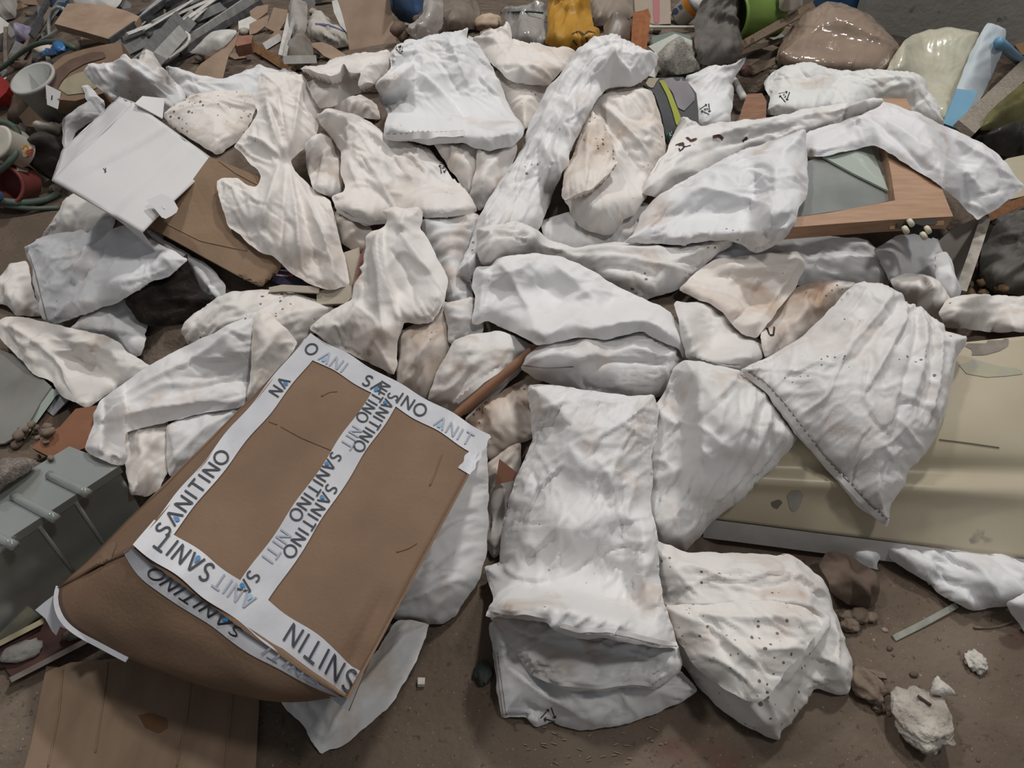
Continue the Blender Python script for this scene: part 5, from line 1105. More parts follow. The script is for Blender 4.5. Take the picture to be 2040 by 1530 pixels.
s = sack('white sack with long creases running from its neck and a recycling mark at its hem', [(630,232),(655,217),(691,224),(717,232),(757,258),(775,275),(819,285),(854,296),(882,329),(908,362),(935,388),(949,410),(951,424),(908,431),(844,434),(770,446),(729,449),(694,436),(668,415),(660,392),(688,380),(678,340),(680,306),(660,272),(640,252)], tint=WARM, stain=.1, speck=.3, **K(BIG, T=.06, R=.15, auto=(8, -40, 20, .2, .006), folds=[(20, 12, [(645,235),(690,290),(740,350),(790,430)]), (16, 10, [(660,230),(740,280),(790,330),(830,390)]), (-16, 10, [(650,240),(710,310),(770,400)]), (14, 12, [(690,230),(760,280),(800,320)]), (-10, 10, [(670,232),(750,290),(815,370)]), (12, 10, [(700,330),(720,390),(740,430)])]))
recycle(s, 884, 334, 13, 75)
lines_on(s, [[(672,418),(700,434),(735,444),(772,441)], [(846,430),(905,427),(945,420)]], 8, HEMM, 'hem', off=.003, step=7, zig=2)
s = sack('large white sack with a zigzag hem on top of the pile, by the tan board', [(777,102),(788,94),(816,82),(844,76),(882,68),(918,60),(933,55),(930,74),(949,84),(970,115),(979,133),(997,166),(1010,201),(1025,230),(1047,255),(1044,270),(1020,291),(979,302),(949,296),(933,289),(918,284),(857,290),(819,284),(770,279),(763,270),(773,224),(760,209),(757,194),(747,173),(755,158),(780,138)], tint=COOL, stain=.08, speck=.15, lift=.02, **K(BIG, T=.085, R=.16, face=.6, crum=.004, auto=(9, -35, 25, .2, .007), folds=[(30, 60, [(931,272),(905,235),(870,200),(835,170)], 's'), (-16, 10, [(762,206),(785,214),(815,214)]), (14, 18, [(890,85),(905,130),(940,210)]), (-8, 18, [(860,90),(880,150),(925,225)]), (16, 14, [(835,150),(800,180),(770,190)])]))
lines_on(s, [[(772,272),(820,271),(870,271),(925,268)]], 12, HEMM, 'hem', off=.004, step=5, zig=5)
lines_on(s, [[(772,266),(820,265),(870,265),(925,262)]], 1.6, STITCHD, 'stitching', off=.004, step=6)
recycle(s, 796, 98, 9, 160)
s = sack('white sack with recycling triangle and twisted corner behind the grey-green pack', [(1365,150),(1398,140),(1430,134),(1456,130),(1489,112),(1480,130),(1459,163),(1462,184),(1457,229),(1454,247),(1393,258),(1375,230)], tint=COOL, stain=.1, **K(MED, T=.04, wr=(.006, 30, .2, .05), folds=[(12, 12, [(1400,145),(1450,150),(1485,118)])]))
recycle(s, 1406, 218, 13, -95)
build_pack()
s = sack('white sack spread open with a brown-stained bulging bottom, tied at the side', [(1165,240),(1185,205),(1199,189),(1229,178),(1278,173),(1298,181),(1311,217),(1319,250),(1326,288),(1326,305),(1310,330),(1300,370),(1283,400),(1262,430),(1240,439),(1237,449),(1224,464),(1204,470),(1178,464),(1153,451),(1138,431),(1134,413),(1125,403),(1120,388),(1125,339),(1143,306),(1158,268)], tint=WARM, stain=.2, speck=.55, sc='#c3a276', **K(BIG, T=.05, R=.13, auto=(10, -60, 30, .15, .007), domes=[(1190,430,60,.03)], folds=[(50, 45, [(1229,332),(1195,370),(1176,386),(1150,398),(1122,403)], 's'), (12, 10, [(1190,210),(1230,270),(1300,330)]), (-12, 9, [(1185,215),(1215,280),(1270,350)]), (14, 8, [(1172,235),(1168,300),(1166,375)]), (14, 9, [(1180,225),(1190,290),(1195,350)])]))
flap(s, [(1178,222),(1200,240),(1222,290),(1232,330),(1210,355),(1190,374),(1172,388),(1124,405),(1118,390),(1124,339),(1143,304),(1158,266)], sackmat('#e8ddd2', .25, .8), T=.03, R=.05, face=.5, crum=.003, wr=(.006, 80, .2, .05), folds=[(16, 8, [(1172,240),(1168,300),(1166,378)])], opened=[(1232,330),(1210,355),(1190,374),(1172,388),(1124,405)])
s = sack('long white draped sack running down the middle of the pile', [(1148,102),(1178,82),(1205,76),(1229,75),(1250,87),(1288,105),(1313,112),(1308,130),(1293,153),(1265,173),(1209,178),(1189,201),(1173,227),(1153,268),(1138,298),(1132,326),(1115,357),(1102,382),(1094,410),(1076,455),(1060,475),(1000,520),(960,540),(941,558),(910,546),(933,495),(946,456),(955,435),(970,400),(1000,357),(1023,324),(1043,293),(1050,255),(1064,229),(1089,178),(1107,158),(1133,127)], tint='#e6e4e4', stain=.1, speck=.4, lift=.02, **K(BIG, T=.07, R=.1, face=.5, crum=.004, auto=(10, 60, 15, .25, .006), folds=[(22, 16, [(1225,120),(1205,160),(1180,220),(1150,280)]), (-12, 14, [(1190,110),(1150,180),(1110,270),(1060,380)]), (12, 14, [(1150,130),(1110,200),(1070,290),(1020,390)]), (10, 12, [(1100,330),(1080,400),(1060,460)]), (20, 40, [(1265,172),(1222,140),(1212,125)], 's')]))

# ---- upper right
s = sack('white sack with recycling triangle behind the wooden drawer frame', [(1520,166),(1540,145),(1558,135),(1596,125),(1627,127),(1650,138),(1673,145),(1737,140),(1800,144),(1826,150),(1846,163),(1851,184),(1864,204),(1882,252),(1849,245),(1813,232),(1803,215),(1749,205),(1686,222),(1591,230),(1535,230),(1528,222),(1535,194),(1525,178)], tint='#e6e6e3', stain=.08, speck=.15, **K(MED, T=.055, R=.1, face=.5, crum=.003, auto=(8, -40, 40, .15, .007), folds=[(-14, 20, [(1700,150),(1660,175),(1630,215)]), (14, 12, [(1800,165),(1815,195),(1820,225)]), (12, 12, [(1740,200),(1775,188),(1805,190)])]))
recycle(s, 1563, 192, 13, 170)

build_frame()
s = sack('long white sack rolled over the top of the wooden frame, smeared with mud', [(1280,387),(1288,357),(1311,321),(1329,303),(1344,263),(1357,232),(1370,237),(1394,255),(1433,247),(1480,240),(1520,237),(1607,219),(1673,209),(1724,199),(1757,200),(1765,215),(1749,228),(1719,238),(1660,262),(1607,275),(1600,300),(1520,310),(1472,315),(1398,356),(1321,397)], tint='#e8e4e1', stain=.15, speck=.45, lift=.03, **K(MED, T=.05, R=.08, face=.5, auto=(8, 12, 12, .2, .006), folds=[(12, 12, [(1340,330),(1420,290),(1520,260),(1640,235)]), (-10, 10, [(1330,350),(1420,310),(1520,280),(1600,262)]), (16, 25, [(1330,300),(1360,270),(1394,256)], 's')]))
lines_on(s, [[(1368,274),(1376,281),(1388,276)], [(1420,273),(1432,270),(1440,277)], [(1480,282),(1488,274)], [(1346,290),(1362,286)]], 6, mat('#5a3f33', rough=.9), 'mud_smear', step=3)
lines_on(s, [[(1352,296),(1356,302),(1364,292)], [(1358,290),(1366,293),(1376,290)]], 3.5, INK, 'printed_mark', step=3)
sack('white sack tail laid across the drawer frame, ending in a square hem', [(1607,262),(1660,248),(1719,229),(1749,215),(1760,204),(1826,224),(1890,255),(1953,283),(1984,303),(2017,344),(2040,370),(2030,383),(1992,411),(1961,431),(1946,440),(1918,411),(1887,382),(1851,357),(1826,339),(1788,316),(1760,301),(1739,291),(1698,301),(1642,311),(1604,311)], tint='#e4e3e5', stain=.04, speck=.08, lift=.05, **K(FLAT, T=.018, R=.07, face=.55, crum=.0035, auto=(6, -35, 12, .25, .006), folds=[(16, 14, [(1735,230),(1800,275),(1880,330),(1960,395)]), (-14, 10, [(1730,238),(1790,290),(1850,345)]), (12, 12, [(1760,210),(1850,265),(1940,310),(2010,360)]), (16, 10, [(1725,232),(1670,262),(1612,280)]), (-12, 10, [(1720,240),(1670,275),(1620,295)])]))
hs = sack('twisted white sack with a gaping mouth lying across the middle of the pile', [(949,456),(975,450),(1000,449),(1025,442),(1051,449),(1069,459),(1094,479),(1143,493),(1184,487),(1240,484),(1300,488),(1357,490),(1408,480),(1450,474),(1460,490),(1430,505),(1418,518),(1387,543),(1357,574),(1319,589),(1283,600),(1255,590),(1219,575),(1168,550),(1138,540),(1097,525),(1033,520),(1008,525),(961,530),(949,500)], tint='#e6e1dd', stain=.2, speck=.35, **K(MED, T=.045, R=.08, face=.5, auto=(9, -8, 15, .25, .007), folds=[(24, 40, [(1070,505),(1072,470),(1040,446)], 's'), (-22, 22, [(985,470),(1020,480),(1055,498)]), (16, 10, [(1168,533),(1230,522),(1300,540),(1370,548)]), (-16, 9, [(1180,545),(1240,545),(1310,565)]), (12, 9, [(1100,500),(1180,508),(1260,502),(1380,500)]), (-9, 9, [(1100,510),(1200,518),(1290,520)])]))
sack('big white sack draped beside the drawer frame, speckled at one side', [(1316,385),(1340,372),(1398,340),(1440,320),(1472,303),(1540,280),(1604,257),(1604,288),(1609,329),(1610,365),(1605,395),(1589,420),(1586,444),(1566,474),(1533,495),(1510,505),(1495,502),(1472,487),(1449,479),(1418,479),(1357,490),(1316,487),(1242,487),(1263,464),(1275,431),(1295,405)], tint='#e5e5e7', stain=.06, speck=.3, lift=.02, **K(BIG, T=.075, R=.16, face=.5, auto=(12, 20, 30, .2, .008), folds=[(14, 14, [(1320,400),(1400,400),(1480,425),(1580,440)]), (-14, 14, [(1330,450),(1400,445),(1460,455)]), (14, 12, [(1300,470),(1330,460),(1370,440)]), (14, 10, [(1590,290),(1560,320),(1540,330)]), (12, 10, [(1420,478),(1470,470),(1530,480)])]))

# ---- left
sack('pale inner side of an open sack mouth under the pointed white sack', [(245,862),(300,848),(335,838),(345,880),(337,940),(318,975),(290,990),(260,985),(250,930),(240,890)], tint=WARM, stain=.2, speck=.1, **K(MED, T=.025, lift=-.04, wr=(.008, 70, .15, .05), auto=(6, 70, 30, .1, .01)))
sack('white crumpled sack against the back edge of the taped carton', [(330,850),(370,830),(420,818),(480,805),(480,840),(440,890),(380,945),(335,950)], tint='#e4e3e3', stain=.2, speck=.25, **K(MED, T=.03, wr=(.008, 50, .15, .05), folds=[(14, 18, [(336,855),(352,890),(352,930)], 's')]))
sack('white flap of an empty sack pointing left over the glass sheet', [(-12,645),(0,638),(13,632),(38,629),(56,635),(110,645),(217,671),(237,683),(255,701),(301,729),(290,742),(260,765),(220,785),(173,815),(153,803),(127,791),(107,762),(66,745),(56,732),(20,696),(-5,668)], tint=WARM, stain=.12, speck=.1, lift=.02, **K(FLAT, T=.018, R=.09, crum=.006, auto=(8, -25, 35, .15, .009), folds=[(18, 14, [(20,650),(90,690),(140,735),(175,800)]), (14, 12, [(190,705),(220,740),(255,765)]), (-10, 12, [(100,660),(160,700),(190,760)])]))
s = sack('large white sack flap with a saw-tooth hem pointing at the taped carton', [(187,826),(201,798),(229,775),(255,757),(298,729),(357,696),(430,662),(510,622),(516,640),(513,700),(508,762),(500,800),(474,812),(408,822),(329,842),(252,860),(248,885),(256,912),(247,926),(224,923),(199,915),(166,895),(176,870),(189,844)], tint='#e8e6e6', stain=.06, speck=.08, lift=.03, **K(MED, T=.022, prof=1.2, R=.09, face=.4, crum=.005, auto=(8, 25, 25, .2, .008), folds=[(20, 16, [(215,800),(300,770),(400,720),(500,640)]), (-12, 16, [(240,830),(330,800),(430,770),(505,755)]), (16, 10, [(225,850),(215,880),(200,910)]), (18, 30, [(190,850),(245,838),(330,815),(450,800)], 's'), (12, 10, [(245,860),(240,890),(248,920)])]))
lines_on(s, [[(511,632),(510,700),(505,770)]], 9, HEMM, 'hem', off=.004, step=5, zig=5)
sack('cream sack lying behind the saw-tooth hem beside the taped carton', [(505,640),(520,621),(541,625),(576,660),(592,683),(580,706),(555,737),(525,775),(490,800),(500,760)], tint=CREAM, stain=.1, speck=.08, **K(FLAT, T=.02, lift=-.02, wr=(.006, 60, .2, .07)))

# ---- middle
s = sack('dusty white sack crossed by the wooden stick', [(850,800),(870,745),(890,705),(905,680),(930,668),(960,662),(1000,660),(1075,692),(1040,738),(1000,780),(960,812),(915,830)], tint='#e4dfda', stain=.25, speck=.3, **K(MED, T=.045, wr=(.005, 20, .2, .06), auto=(6, 30, 40, .15, .006), folds=[(10, 9, [(905,810),(960,770),(1020,735)])]))
lines_on(s, [[(912,800),(960,762),(1010,728)]], 9, HEMM, 'hem', off=.004, step=6, zig=4)
sack('soil-stained grey-brown sack under the stick beside the standing sack', [(925,835),(960,805),(1045,752),(1060,770),(1062,819),(1064,870),(1020,892),(975,918),(955,890)], tint='#d9cec3', stain=.5, speck=.6, **K(MED, T=.035, wr=(.01, -40, .15, .05), auto=(8, -40, 30, .12, .011)))
sack('narrow dirty sack squeezed between the taped carton and the standing sack', [(960,930),(1000,900),(1040,880),(1040,930),(1015,1000),(1003,1090),(985,1115),(965,1080)], tint='#d9cec3', stain=.45, speck=.5, **K(MED, T=.03, wr=(.01, 60, .15, .04), auto=(8, 60, 40, .1, .01)))
build_stick()
s = sack('upright twisted white sack shaped like a short dress', [(729,474),(740,462),(765,451),(773,436),(759,421),(783,413),(808,417),(834,412),(844,422),(839,456),(857,482),(877,523),(893,556),(885,604),(859,645),(806,643),(800,660),(791,690),(791,727),(785,748),(729,720),(660,690),(615,655),(666,615),(701,597),(704,569),(722,543),(714,533),(724,525),(729,495)], tint='#e9e2dc', stain=.12, speck=.15, lift=.04, **K(MED, T=.036, prof=1.0, R=.1, face=.5, crum=.004, auto=(6, -70, 25, .15, .006), folds=[(30, 40, [(797,648),(788,599),(768,545),(757,480),(770,440)], 's'), (22, 14, [(742,480),(752,520),(762,570),(765,640),(770,700)]), (-16, 12, [(735,500),(735,560),(720,620)]), (14, 12, [(730,560),(715,620),(690,660)]), (12, 10, [(800,470),(830,520),(870,560)]), (-10, 10, [(780,500),(820,560),(830,620)]), (14, 9, [(805,420),(808,440),(800,470)]), (12, 10, [(760,650),(740,690),(735,710)])]))
s = sack('smooth sack bundle with a frayed hem under the folded sheet-like sack', [(1036,735),(1050,710),(1071,690),(1102,676),(1158,660),(1212,660),(1280,645),(1354,685),(1370,722),(1358,755),(1342,785),(1301,794),(1255,798),(1178,789),(1110,770),(1065,755)], tint='#e3e0df', stain=.12, speck=.15, lift=.02, **K(BIG, T=.075, R=.09, crum=.004, face=.5, auto=(7, -15, 20, .15, .006), folds=[(26, 50, [(1040,736),(1090,741),(1143,738),(1178,724),(1200,728)], 's'), (-10, 12, [(1150,745),(1230,730),(1330,740)]), (10, 14, [(1110,690),(1200,700),(1300,690)])]))
lines_on(s, [[(1042,728),(1090,733),(1143,730)]], 1.8, mat('#6b5a50'), 'stitching', step=6)
sack('folded sheet-like white sack with a pointed corner over the wooden stick', [(944,546),(949,533),(979,528),(990,515),(1025,508),(1066,505),(1122,513),(1166,533),(1217,562),(1283,598),(1316,607),(1339,625),(1357,655),(1369,690),(1369,722),(1358,712),(1352,695),(1316,682),(1280,660),(1212,678),(1158,672),(1102,683),(1071,691),(1036,668),(1000,652),(970,640),(949,648),(940,645),(941,622),(949,592),(940,574)], tint='#e9e8e8', stain=.06, speck=.12, lift=.035, **K(FLAT, T=.024, R=.06, face=.5, crum=.005, auto=(9, 10, 50, .16, .009), folds=[(26, 22, [(1073,688),(1120,655),(1184,615),(1200,600)]), (-14, 18, [(1060,560),(1100,590),(1130,610)]), (16, 12, [(990,520),(1030,580),(1060,640),(1073,685)]), (12, 14, [(1100,530),(1150,580),(1184,615)]), (18, 30, [(1355,690),(1290,640),(1230,650),(1150,660)], 's'), (14, 16, [(970,545),(962,600),(955,640)]), (-14, 10, [(982,535),(972,590),(964,640)])]))

# ---- right
s = sack('dirty sack with a folded hem under the triangular flap', [(1340,600),(1418,605),(1456,630),(1479,660),(1500,665),(1530,690),(1525,712),(1500,725),(1474,740),(1433,736),(1398,726),(1366,715),(1358,680)], tint='#e4dfda', stain=.2, speck=.3, **K(MED, T=.05, R=.1, wr=(.006, 20, .2, .06), auto=(6, 10, 40, .12, .008), folds=[(10, 12, [(1480,690),(1460,720),(1440,735)])]))
lines_on(s, [[(1370,708),(1400,719),(1435,727),(1474,730)]], 8, HEMM, 'hem', off=.004, step=6, zig=2)
s = sack('soil-spattered sack squeezed beside the fan-pleated sack', [(1517,700),(1512,670),(1530,640),(1553,612),(1584,574),(1635,558),(1703,563),(1705,580),(1673,605),(1647,632),(1617,662),(1596,683),(1553,712),(1525,725)], tint='#e2d7cc', stain=.45, speck=.85, sc='#b08560', **K(MED, T=.035, wr=(.008, 45, .15, .05), auto=(8, 40, 40, .12, .01), folds=[(18, 14, [(1600,605),(1590,640),(1560,665)])]))
lines_on(s, [[(1528,654),(1532,668),(1540,668),(1542,652)]], 4, INK, 'printed_mark', step=3)
sack('soil-stained triangular sack flap pointing down', [(1352,577),(1382,546),(1418,520),(1450,514),(1500,508),(1566,505),(1590,503),(1604,520),(1600,540),(1581,579),(1558,609),(1533,640),(1507,674),(1479,668),(1459,650),(1440,625),(1410,605),(1375,590)], tint='#e9dfd5', stain=.32, speck=.7, sc='#b98f68', **K(FLAT, T=.018, R=.09, face=.4, auto=(8, 20, 30, .15, .007), folds=[(14, 14, [(1360,575),(1420,600),(1460,640),(1500,670)]), (14, 12, [(1595,510),(1560,570),(1510,640)]), (10, 12, [(1420,530),(1500,545),(1580,530)])]))
s = sack('tall dusty white sack standing behind the front sack, pleated at its side', [(1320,790),(1345,730),(1366,715),(1433,730),(1474,737),(1520,775),(1558,829),(1591,872),(1566,903),(1545,928),(1520,951),(1484,989),(1438,1023),(1408,1051),(1393,1071),(1362,1101),(1311,1090),(1280,1060),(1270,900),(1290,820)], tint='#e4e2e0', stain=.18, speck=.25, **K(BIG, T=.085, R=.15, face=.5, auto=(8, 65, 15, .22, .007), folds=[(14, 9, [(1500,770),(1480,850),(1440,960)]), (14, 9, [(1530,800),(1515,860),(1480,950)]), (12, 8, [(1555,840),(1540,890),(1510,940)]), (-12, 8, [(1515,790),(1500,855),(1460,950)]), (-10, 8, [(1540,820),(1528,870),(1495,945)]), (12, 14, [(1380,740),(1400,780),(1480,770)])]))
s = sack('fan-pleated triangular white sack hanging over the cream panel', [(1474,737),(1500,722),(1540,707),(1596,673),(1647,622),(1698,569),(1719,560),(1765,569),(1800,589),(1803,604),(1834,615),(1877,645),(1882,662),(1928,672),(1925,686),(1907,709),(1895,750),(1890,775),(1890,806),(1874,842),(1864,872),(1846,898),(1828,923),(1811,936),(1803,964),(1788,984),(1775,1005),(1772,1028),(1767,1050),(1749,1038),(1719,1017),(1678,972),(1632,918),(1591,872),(1558,829),(1520,775)], tint='#e3dfdd', stain=.12, speck=.6, lift=.04, **K(BIG, T=.075, R=.14, face=.5, crum=.004, auto=(6, 60, 25, .2, .004), folds=[(20, 11, [(1802,610),(1780,660),(1740,730),(1700,800)]), (-16, 8, [(1810,615),(1790,665),(1755,720)]), (14, 9, [(1770,590),(1720,660),(1640,740)]), (-10, 10, [(1785,600),(1745,660),(1680,740)]), (14, 9, [(1832,625),(1820,720),(1790,830)]), (-12, 9, [(1820,620),(1805,700),(1770,800)]), (14, 9, [(1860,650),(1855,740),(1830,860)]), (-12, 8, [(1846,640),(1840,730),(1812,840)]), (12, 9, [(1885,680),(1876,760),(1850,860)]), (10, 14, [(1720,580),(1700,620),(1640,680)])]))
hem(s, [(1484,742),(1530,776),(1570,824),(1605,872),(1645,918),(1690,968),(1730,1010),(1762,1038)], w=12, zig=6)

# ---- front
sack('pale sack on the floor behind the taped carton, dusty at its foot', [(800,1000),(870,900),(930,860),(970,885),(974,990),(972,1091),(960,1145),(930,1194),(908,1228),(880,1243),(842,1244),(790,1236),(740,1180),(730,1100)], tint='#e4e3e3', stain=.15, speck=.2, **K(BIG, T=.085, R=.12, face=.4, wr=(.01, 25, .2, .06), auto=(10, 30, 40, .15, .01), folds=[(14, 12, [(850,1140),(900,1160),(950,1140)]), (16, 14, [(800,1200),(870,1180),(930,1150)])]))
sack('empty white sack sleeve bent on the floor under the taped carton', [(545,1372),(600,1350),(678,1370),(717,1345),(755,1290),(778,1250),(793,1236),(820,1236),(856,1244),(852,1257),(842,1288),(826,1324),(808,1357),(778,1408),(729,1448),(684,1487),(658,1493),(640,1504),(627,1487),(610,1454),(576,1418),(559,1397)], tint='#e4e3e1', stain=.06, speck=.08, **K(FLAT, T=.022, R=.07, face=.2, auto=(5, 55, 20, .15, .006), folds=[(14, 14, [(640,1495),(700,1400),(760,1330),(830,1250)]), (12, 10, [(580,1385),(610,1430),(650,1480)]), (-12, 10, [(600,1380),(625,1420),(660,1460)])]))
build_taped_carton()
s = sack('flattened white sack with recycling arrows under the open front sack', [(974,1242),(1000,1230),(1100,1290),(1300,1330),(1357,1334),(1375,1359),(1391,1377),(1357,1400),(1306,1423),(1229,1446),(1166,1455),(1130,1451),(1110,1442),(1102,1434),(1068,1451),(1046,1428),(1020,1430),(1003,1431),(997,1418),(989,1357),(982,1298)], tint='#e4e3e3', stain=.15, speck=.25, **K(MED, T=.05, R=.08, face=.35, crum=.005, auto=(8, -20, 40, .15, .008), folds=[(16, 12, [(1010,1330),(1080,1380),(1180,1440)]), (14, 12, [(1220,1400),(1200,1430),(1180,1450)]), (-10, 10, [(1040,1400),(1080,1420),(1100,1435)])]))
recycle(s, 1094, 1424, 18, 10, digit=False)
lines_on(s, [[(985,1300),(994,1360),(1003,1425)], [(991,1300),(1000,1360),(1009,1425)]], 1.5, STITCHD, 'stitching', step=7)
s = sack('white sack slumped on the floor with a folded corner flap, soil-spotted', [(1290,1060),(1311,1078),(1362,1099),(1433,1100),(1520,1104),(1545,1108),(1568,1102),(1596,1117),(1622,1142),(1635,1148),(1653,1178),(1660,1214),(1673,1242),(1688,1293),(1701,1321),(1698,1352),(1688,1382),(1673,1385),(1640,1376),(1622,1372),(1604,1403),(1574,1446),(1556,1456),(1552,1474),(1520,1464),(1484,1446),(1446,1423),(1416,1395),(1398,1375),(1359,1324),(1320,1278),(1300,1199)], tint='#e6e1dc', stain=.15, speck=.6, **K(BIG, T=.08, R=.13, face=.4, crum=.005, auto=(8, -20, 40, .18, .008), domes=[(1500,1170,120,.03)], folds=[(34, 45, [(1530,1370),(1560,1320),(1600,1272),(1637,1236),(1600,1200)], 's'), (16, 14, [(1320,1200),(1400,1205),(1480,1195),(1570,1200),(1632,1236)]), (-14, 12, [(1325,1210),(1400,1225),(1470,1220)]), (16, 14, [(1345,1230),(1420,1280),(1500,1360),(1540,1440)]), (14, 12, [(1640,1180),(1655,1260),(1640,1360)]), (-12, 12, [(1610,1290),(1600,1340),(1570,1420)]), (14, 10, [(1400,1330),(1460,1370),(1530,1450)])]))
flap(s, [(1322,1203),(1400,1205),(1480,1194),(1560,1198),(1600,1210),(1637,1236),(1600,1282),(1560,1332),(1525,1382),(1500,1400),(1440,1372),(1385,1330),(1352,1280)], sackmat('#e9e4de', .12, .7), T=.03, R=.06, face=.4, crum=.004, auto=(8, -30, 40, .18, .008), folds=[(14, 12, [(1340,1220),(1420,1250),(1500,1320)]), (12, 10, [(1330,1210),(1450,1230),(1600,1225)])], opened=[(1637,1236),(1600,1282),(1560,1332),(1525,1382),(1500,1400),(1440,1372)])
lines_on(s, [[(1632,1240),(1600,1282),(1560,1330),(1520,1385)]], 1.6, STITCHD, 'stitching', step=7)
lines_on(s, [[(1552,1100),(1556,1092),(1566,1094),(1566,1104),(1558,1106)]], 3, STITCH, 'tie_string', step=3)
LV, LF = cloth([(974,1228),(1010,1215),(1100,1225),(1200,1250),(1300,1275),(1353,1285),(1358,1318),(1354,1336),(1331,1362),(1301,1373),(1255,1368),(1199,1378),(1127,1375),(1099,1362),(1054,1341),(1040,1318),(1005,1275),(985,1245)], T=.05, R=.05, face=.4, crum=.004, folds=[(-35, 45, [(1050,1270),(1150,1295),(1250,1310),(1330,1320)]), (14, 10, [(1050,1335),(1110,1358),(1200,1365),(1300,1360)]), (-16, 14, [(1180,1290),(1190,1330),(1187,1360)])], auto=(5, 20, 40, .12, .007))
s = sack('tall white front sack standing open-mouthed on the floor', [(1050,765),(1110,768),(1178,780),(1255,788),(1303,786),(1312,821),(1309,870),(1297,913),(1299,944),(1298,990),(1297,1022),(1304,1040),(1311,1079),(1314,1142),(1320,1196),(1342,1250),(1353,1292),(1300,1283),(1255,1273),(1209,1263),(1153,1263),(1130,1255),(1112,1250),(1094,1233),(1059,1231),(1000,1226),(972,1226),(973,1208),(985,1195),(972,1150),(965,1128),(997,1120),(995,1100),(1003,1040),(1013,997),(1031,944),(1051,900),(1061,872),(1056,819)], tint='#e8e6e5', stain=.1, speck=.5, lift=.03, **K(BIG, opened=[(1353,1292),(1300,1283),(1255,1273),(1209,1263),(1153,1263),(1130,1255),(1112,1250),(1094,1233),(1059,1231),(1000,1226),(972,1226)], T=.10, R=.16, face=.45, crum=.005, auto=(8, 50, 40, .2, .007), folds=[(18, 12, [(1140,1030),(1100,1075),(1060,1110)]), (-10, 14, [(1120,1060),(1080,1100),(1040,1130)]), (20, 10, [(1222,940),(1220,1000),(1224,1060)]), (-12, 10, [(1236,950),(1234,1010),(1236,1060)]), (18, 12, [(1262,960),(1250,1010),(1240,1050)]), (14, 14, [(1180,920),(1210,950),(1220,990)]), (18, 14, [(1000,1120),(1040,1150),(1100,1150)]), (16, 12, [(1130,1180),(1190,1190),(1270,1240)]), (14, 12, [(1010,1210),(1090,1225),(1100,1190)]), (16, 12, [(1310,1080),(1290,1130),(1270,1170)]), (12, 16, [(1080,830),(1150,805),(1230,815)])]))
link('mouth_lip', LV, LF, sackmat('#e4e2e0', .3, .2), parent=s, smooth=True, keep=True); LO = bpy.context.scene.objects['mouth_lip']
lines_on(s, [[(978,1214),(1000,1218),(1059,1223),(1090,1226)], [(1115,1244),(1153,1255),(1209,1255),(1255,1265),(1300,1276),(1348,1286)]], 9, HEMM, 'hem', off=.004, step=7)
lines_on(LO, [[(1060,1340),(1105,1360),(1200,1368),(1255,1359),(1300,1363)]], 8, HEMM, 'hem', off=.004, step=7)
# ---------------------------------------------------------------- loose bits on the open floor
CHALK = mat('#d9d4cc', '#c4bcb0', scale=16, rough=.95, bump=.8, bscale=70); CLAY = mat('#8b7a6b', '#76675a', scale=18, rough=.95, bump=.6, bscale=60)
sack('dark brown cloth crumpled on the floor under the cream panel', [(1630,1120),(1650,1095),(1700,1110),(1742,1140),(1748,1180),(1742,1206),(1722,1216),(1690,1206),(1655,1182)], name='brown_cloth', cat='cloth', group='crumpled dark cloths', m=mat('#5d4e44', '#6e5e53', scale=14, rough=.9), **K(FLAT, T=.02, R=.05, wr=(.014, -60, .15, .04), auto=(10, -60, 20, .12, .02), ex=.16, cre=.01))
o = lump('plaster_chunk', 'large white crusted plaster chunk with a grey broken face on the floor', 'rubble', 1822, 1448, 62, mat('#cfc8bd', '#8f857a', scale=9, rough=.95, bump=1.0, bscale=60, dirt=.25, dirtcol='#7a5c48', dscale=40), squash=(.85, 1.05, .55), rough=.22, sub=5, on_floor=True, seed=91, ridge=.05, freq=1.6)
lump('plaster_chunk', 'white crumbly foam lump on the floor by the clear strip', 'rubble', 1941, 1322, 20, CHALK, squash=(1, 1.1, .6), rough=.25, sub=4, on_floor=True, ridge=.12)
V, F = cloth([(1856,1350),(1862,1344),(1868,1345),(1880,1358),(1895,1370),(1910,1386),(1911,1392),(1900,1390),(1880,1384),(1868,1382),(1856,1380)], T=.018, R=.03, face=.2, crum=.004, res=.004, ex=.02, rag=.006, z=[(1850,1350,.01),(1915,1350,.01),(1880,1400,.01)])
tag(link('plaster_flake', V, F, CHALK, smooth=True), 'pointed white plaster flake on the floor', 'rubble')
lump('clay_lump', 'big brown-grey clay lump against the slumped front sack', 'rubble', 1720, 1372, 34, CLAY, squash=(.85, 1.15, .6), rough=.22, sub=4, on_floor=True, ang=30)
lump('clay_lump', 'small round clay lump beside the big one', 'rubble', 1757, 1402, 13, CLAY, squash=(1, .8, .6), sub=3, on_floor=True)
slab('clay_shard', 'flat brown clay shard behind the big clay lump', 'rubble', [(1724,1332),(1745,1336),(1762,1340),(1768,1352),(1752,1350),(1742,1342)], .01, CLAY, face=0, z=[(1720,1330,.02),(1770,1350,.015),(1745,1360,.015)], settle=False)
for x, y, r, lb in ((1706,1232,22,'cracked mortar lump tucked against the slumped front sack'), (1735,1228,15,'rounded mortar lump at the end of the mortar row'), (1718,1212,16,'mortar lump furthest under the cream panel'), (1690,1250,20,'mortar lump pressed under the slumped front sack'), (1690,1222,18,'dark mortar lump between its neighbours by the front sack')):
    lump('mortar_lump', lb, 'rubble', x, y, r, CLAY, squash=(1, .75, .6), rough=.22, sub=3, on_floor=True, group='mortar lumps by the front sack')
Rf = random.Random(11); PB = (CLAY, mat('#a3968a', '#8d8074', scale=20, rough=.95), mat('#6b5d52', '#5d5047', scale=20, rough=.95))
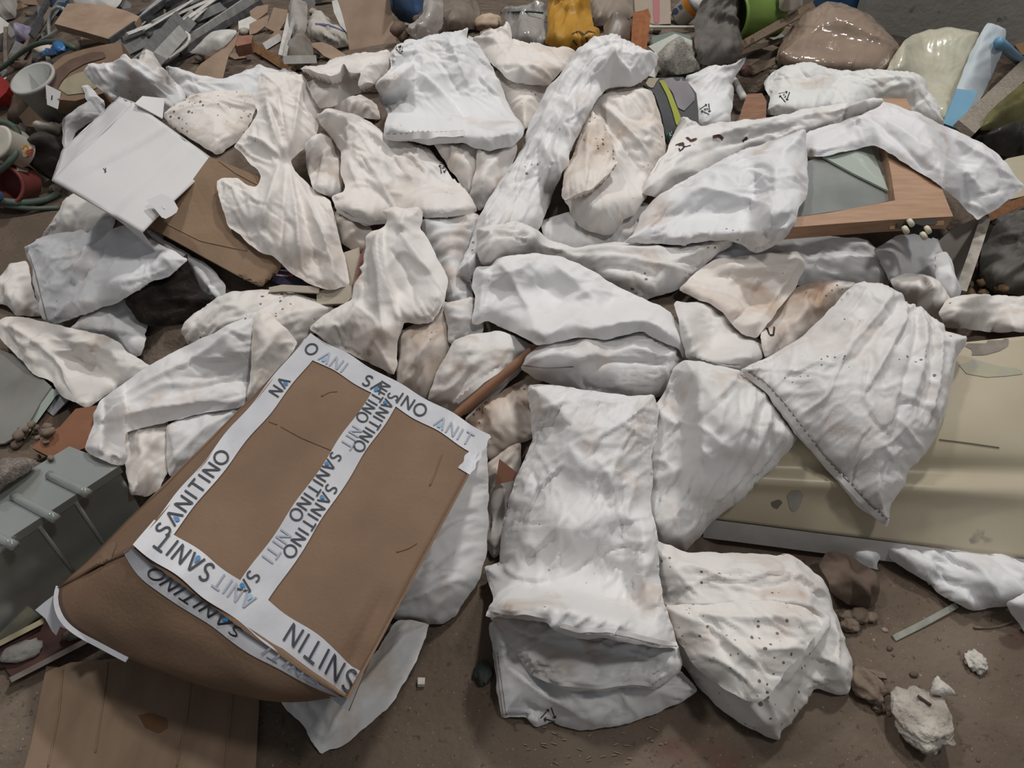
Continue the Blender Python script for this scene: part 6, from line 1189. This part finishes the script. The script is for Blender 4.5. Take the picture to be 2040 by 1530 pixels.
for x, y, r in ((1763,1256,7),(1741,1275,4),(1772,1292,7),(1762,1298,3),(1779,1306,5),(1871,1273,6),(1785,1326,3),(1807,1326,3),(1820,1345,9),(1785,1348,3),(1778,1368,8),(1778,1358,4),(1838,1384,7),(1845,1375,9),(1791,1396,7),(1760,1380,3),(1744,1421,4),(1884,1478,9),(1866,1446,4),(1671,1441,4),(1948,1514,6),(1975,1471,4),(1740,1300,3),(1735,1316,3),(1750,1294,3),(1768,1420,3),(1900,1300,3),(1910,1400,3),(1980,1390,3),(1850,1240,3),(1990,1293,3)):
    m_ = Rf.choice(PB); lump('pebble', ('pale' if m_ is PB[1] else 'dark' if m_ is PB[2] else 'brown') + (' pea-sized crumb' if r < 5 else ' nut-sized pebble') + ' on the floor around the white plaster pieces', 'pebble', x, y, r, m_, squash=(1, .75, .6), sub=2, on_floor=True, group='pebbles around the plaster pieces', ang=Rf.uniform(0, 180))
for _ in range(46):
    x = Rf.uniform(900, 2030); y = Rf.uniform(1400, 1525); lump('crumb', 'tiny pale crumb strewn on the open floor in front of the sacks', 'crumb', x, y, Rf.uniform(1.2, 2.6), PB[1], sub=1, on_floor=True, group='crumbs strewn on the floor')
for _ in range(30):
    x = Rf.uniform(1040, 1330); y = Rf.uniform(1445, 1525); a = Rf.uniform(-40, 30); l = Rf.uniform(5, 12); dx = math.cos(math.radians(a)) * l; dy = math.sin(math.radians(a)) * l
    V, F = tube_mesh(np.stack([at_z(x, y, .003), at_z(x + dx, y + dy, .004)]), .0012, 5); tag(link('straw_bit', V, F, mat('#a3927c', rough=.9)), 'thin straw-like splinter on the floor before the recycling-arrow sack', 'splinter', 'splinters on the floor')
o = rod('clear_strip', 'narrow clear plastic strip lying on the floor by the bulging white sack', 'strip', [(1780,1272),(1838,1243),(1905,1206)], .01, mat('#a3a398', '#84847a', scale=20, rough=.2, spec=.7), flat=(.014, .006))
rod('cable_end', 'thin brown cord on the floor by the knotted white sack corner', 'cord', [(1940,1250),(1975,1252),(2005,1245),(2018,1238)], .003, mat('#7d6f60'), rigid=False)
rod('twig', 'thin brown twig on the floor beside the plaster flake', 'twig', [(1828,1386),(1855,1405)], .003, mat('#4d4036'))
lump('black_stone', 'black-green broken stone against the flattened front sack', 'rubble', 963, 1345, 22, mat('#3a403c', '#4d544e', scale=14, rough=.7, bump=.5), squash=(.85, 1.1, .6), rough=.25, sub=3, on_floor=True)
V, F = boxmesh((-.008, -.008, 0), (.008, .008, .012)); W = V @ axes((.1, .1, 1)) + at_z(839, 1362, .001); tag(link('white_cube', W, F, CHALK), 'small white plaster cube on the floor between carton and front sack', 'rubble')
for x, y in ((56,1388),(63,1349),(40,1389),(33,1362),(12,1363)): lump('white_shaving', 'white curl of foam on the floor beside the flat cardboard', 'crumb', x, y, 4, CHALK, squash=(1.4, .5, .4), sub=2, on_floor=True, group='foam curls beside the cardboard')
slab('brown_shard', 'small brown hardboard shard between the taped carton and the standing sack', 'board', [(984,968),(994,912),(1030,940),(1024,958)], .006, mat('#7a5542', rough=.7), face=.6)
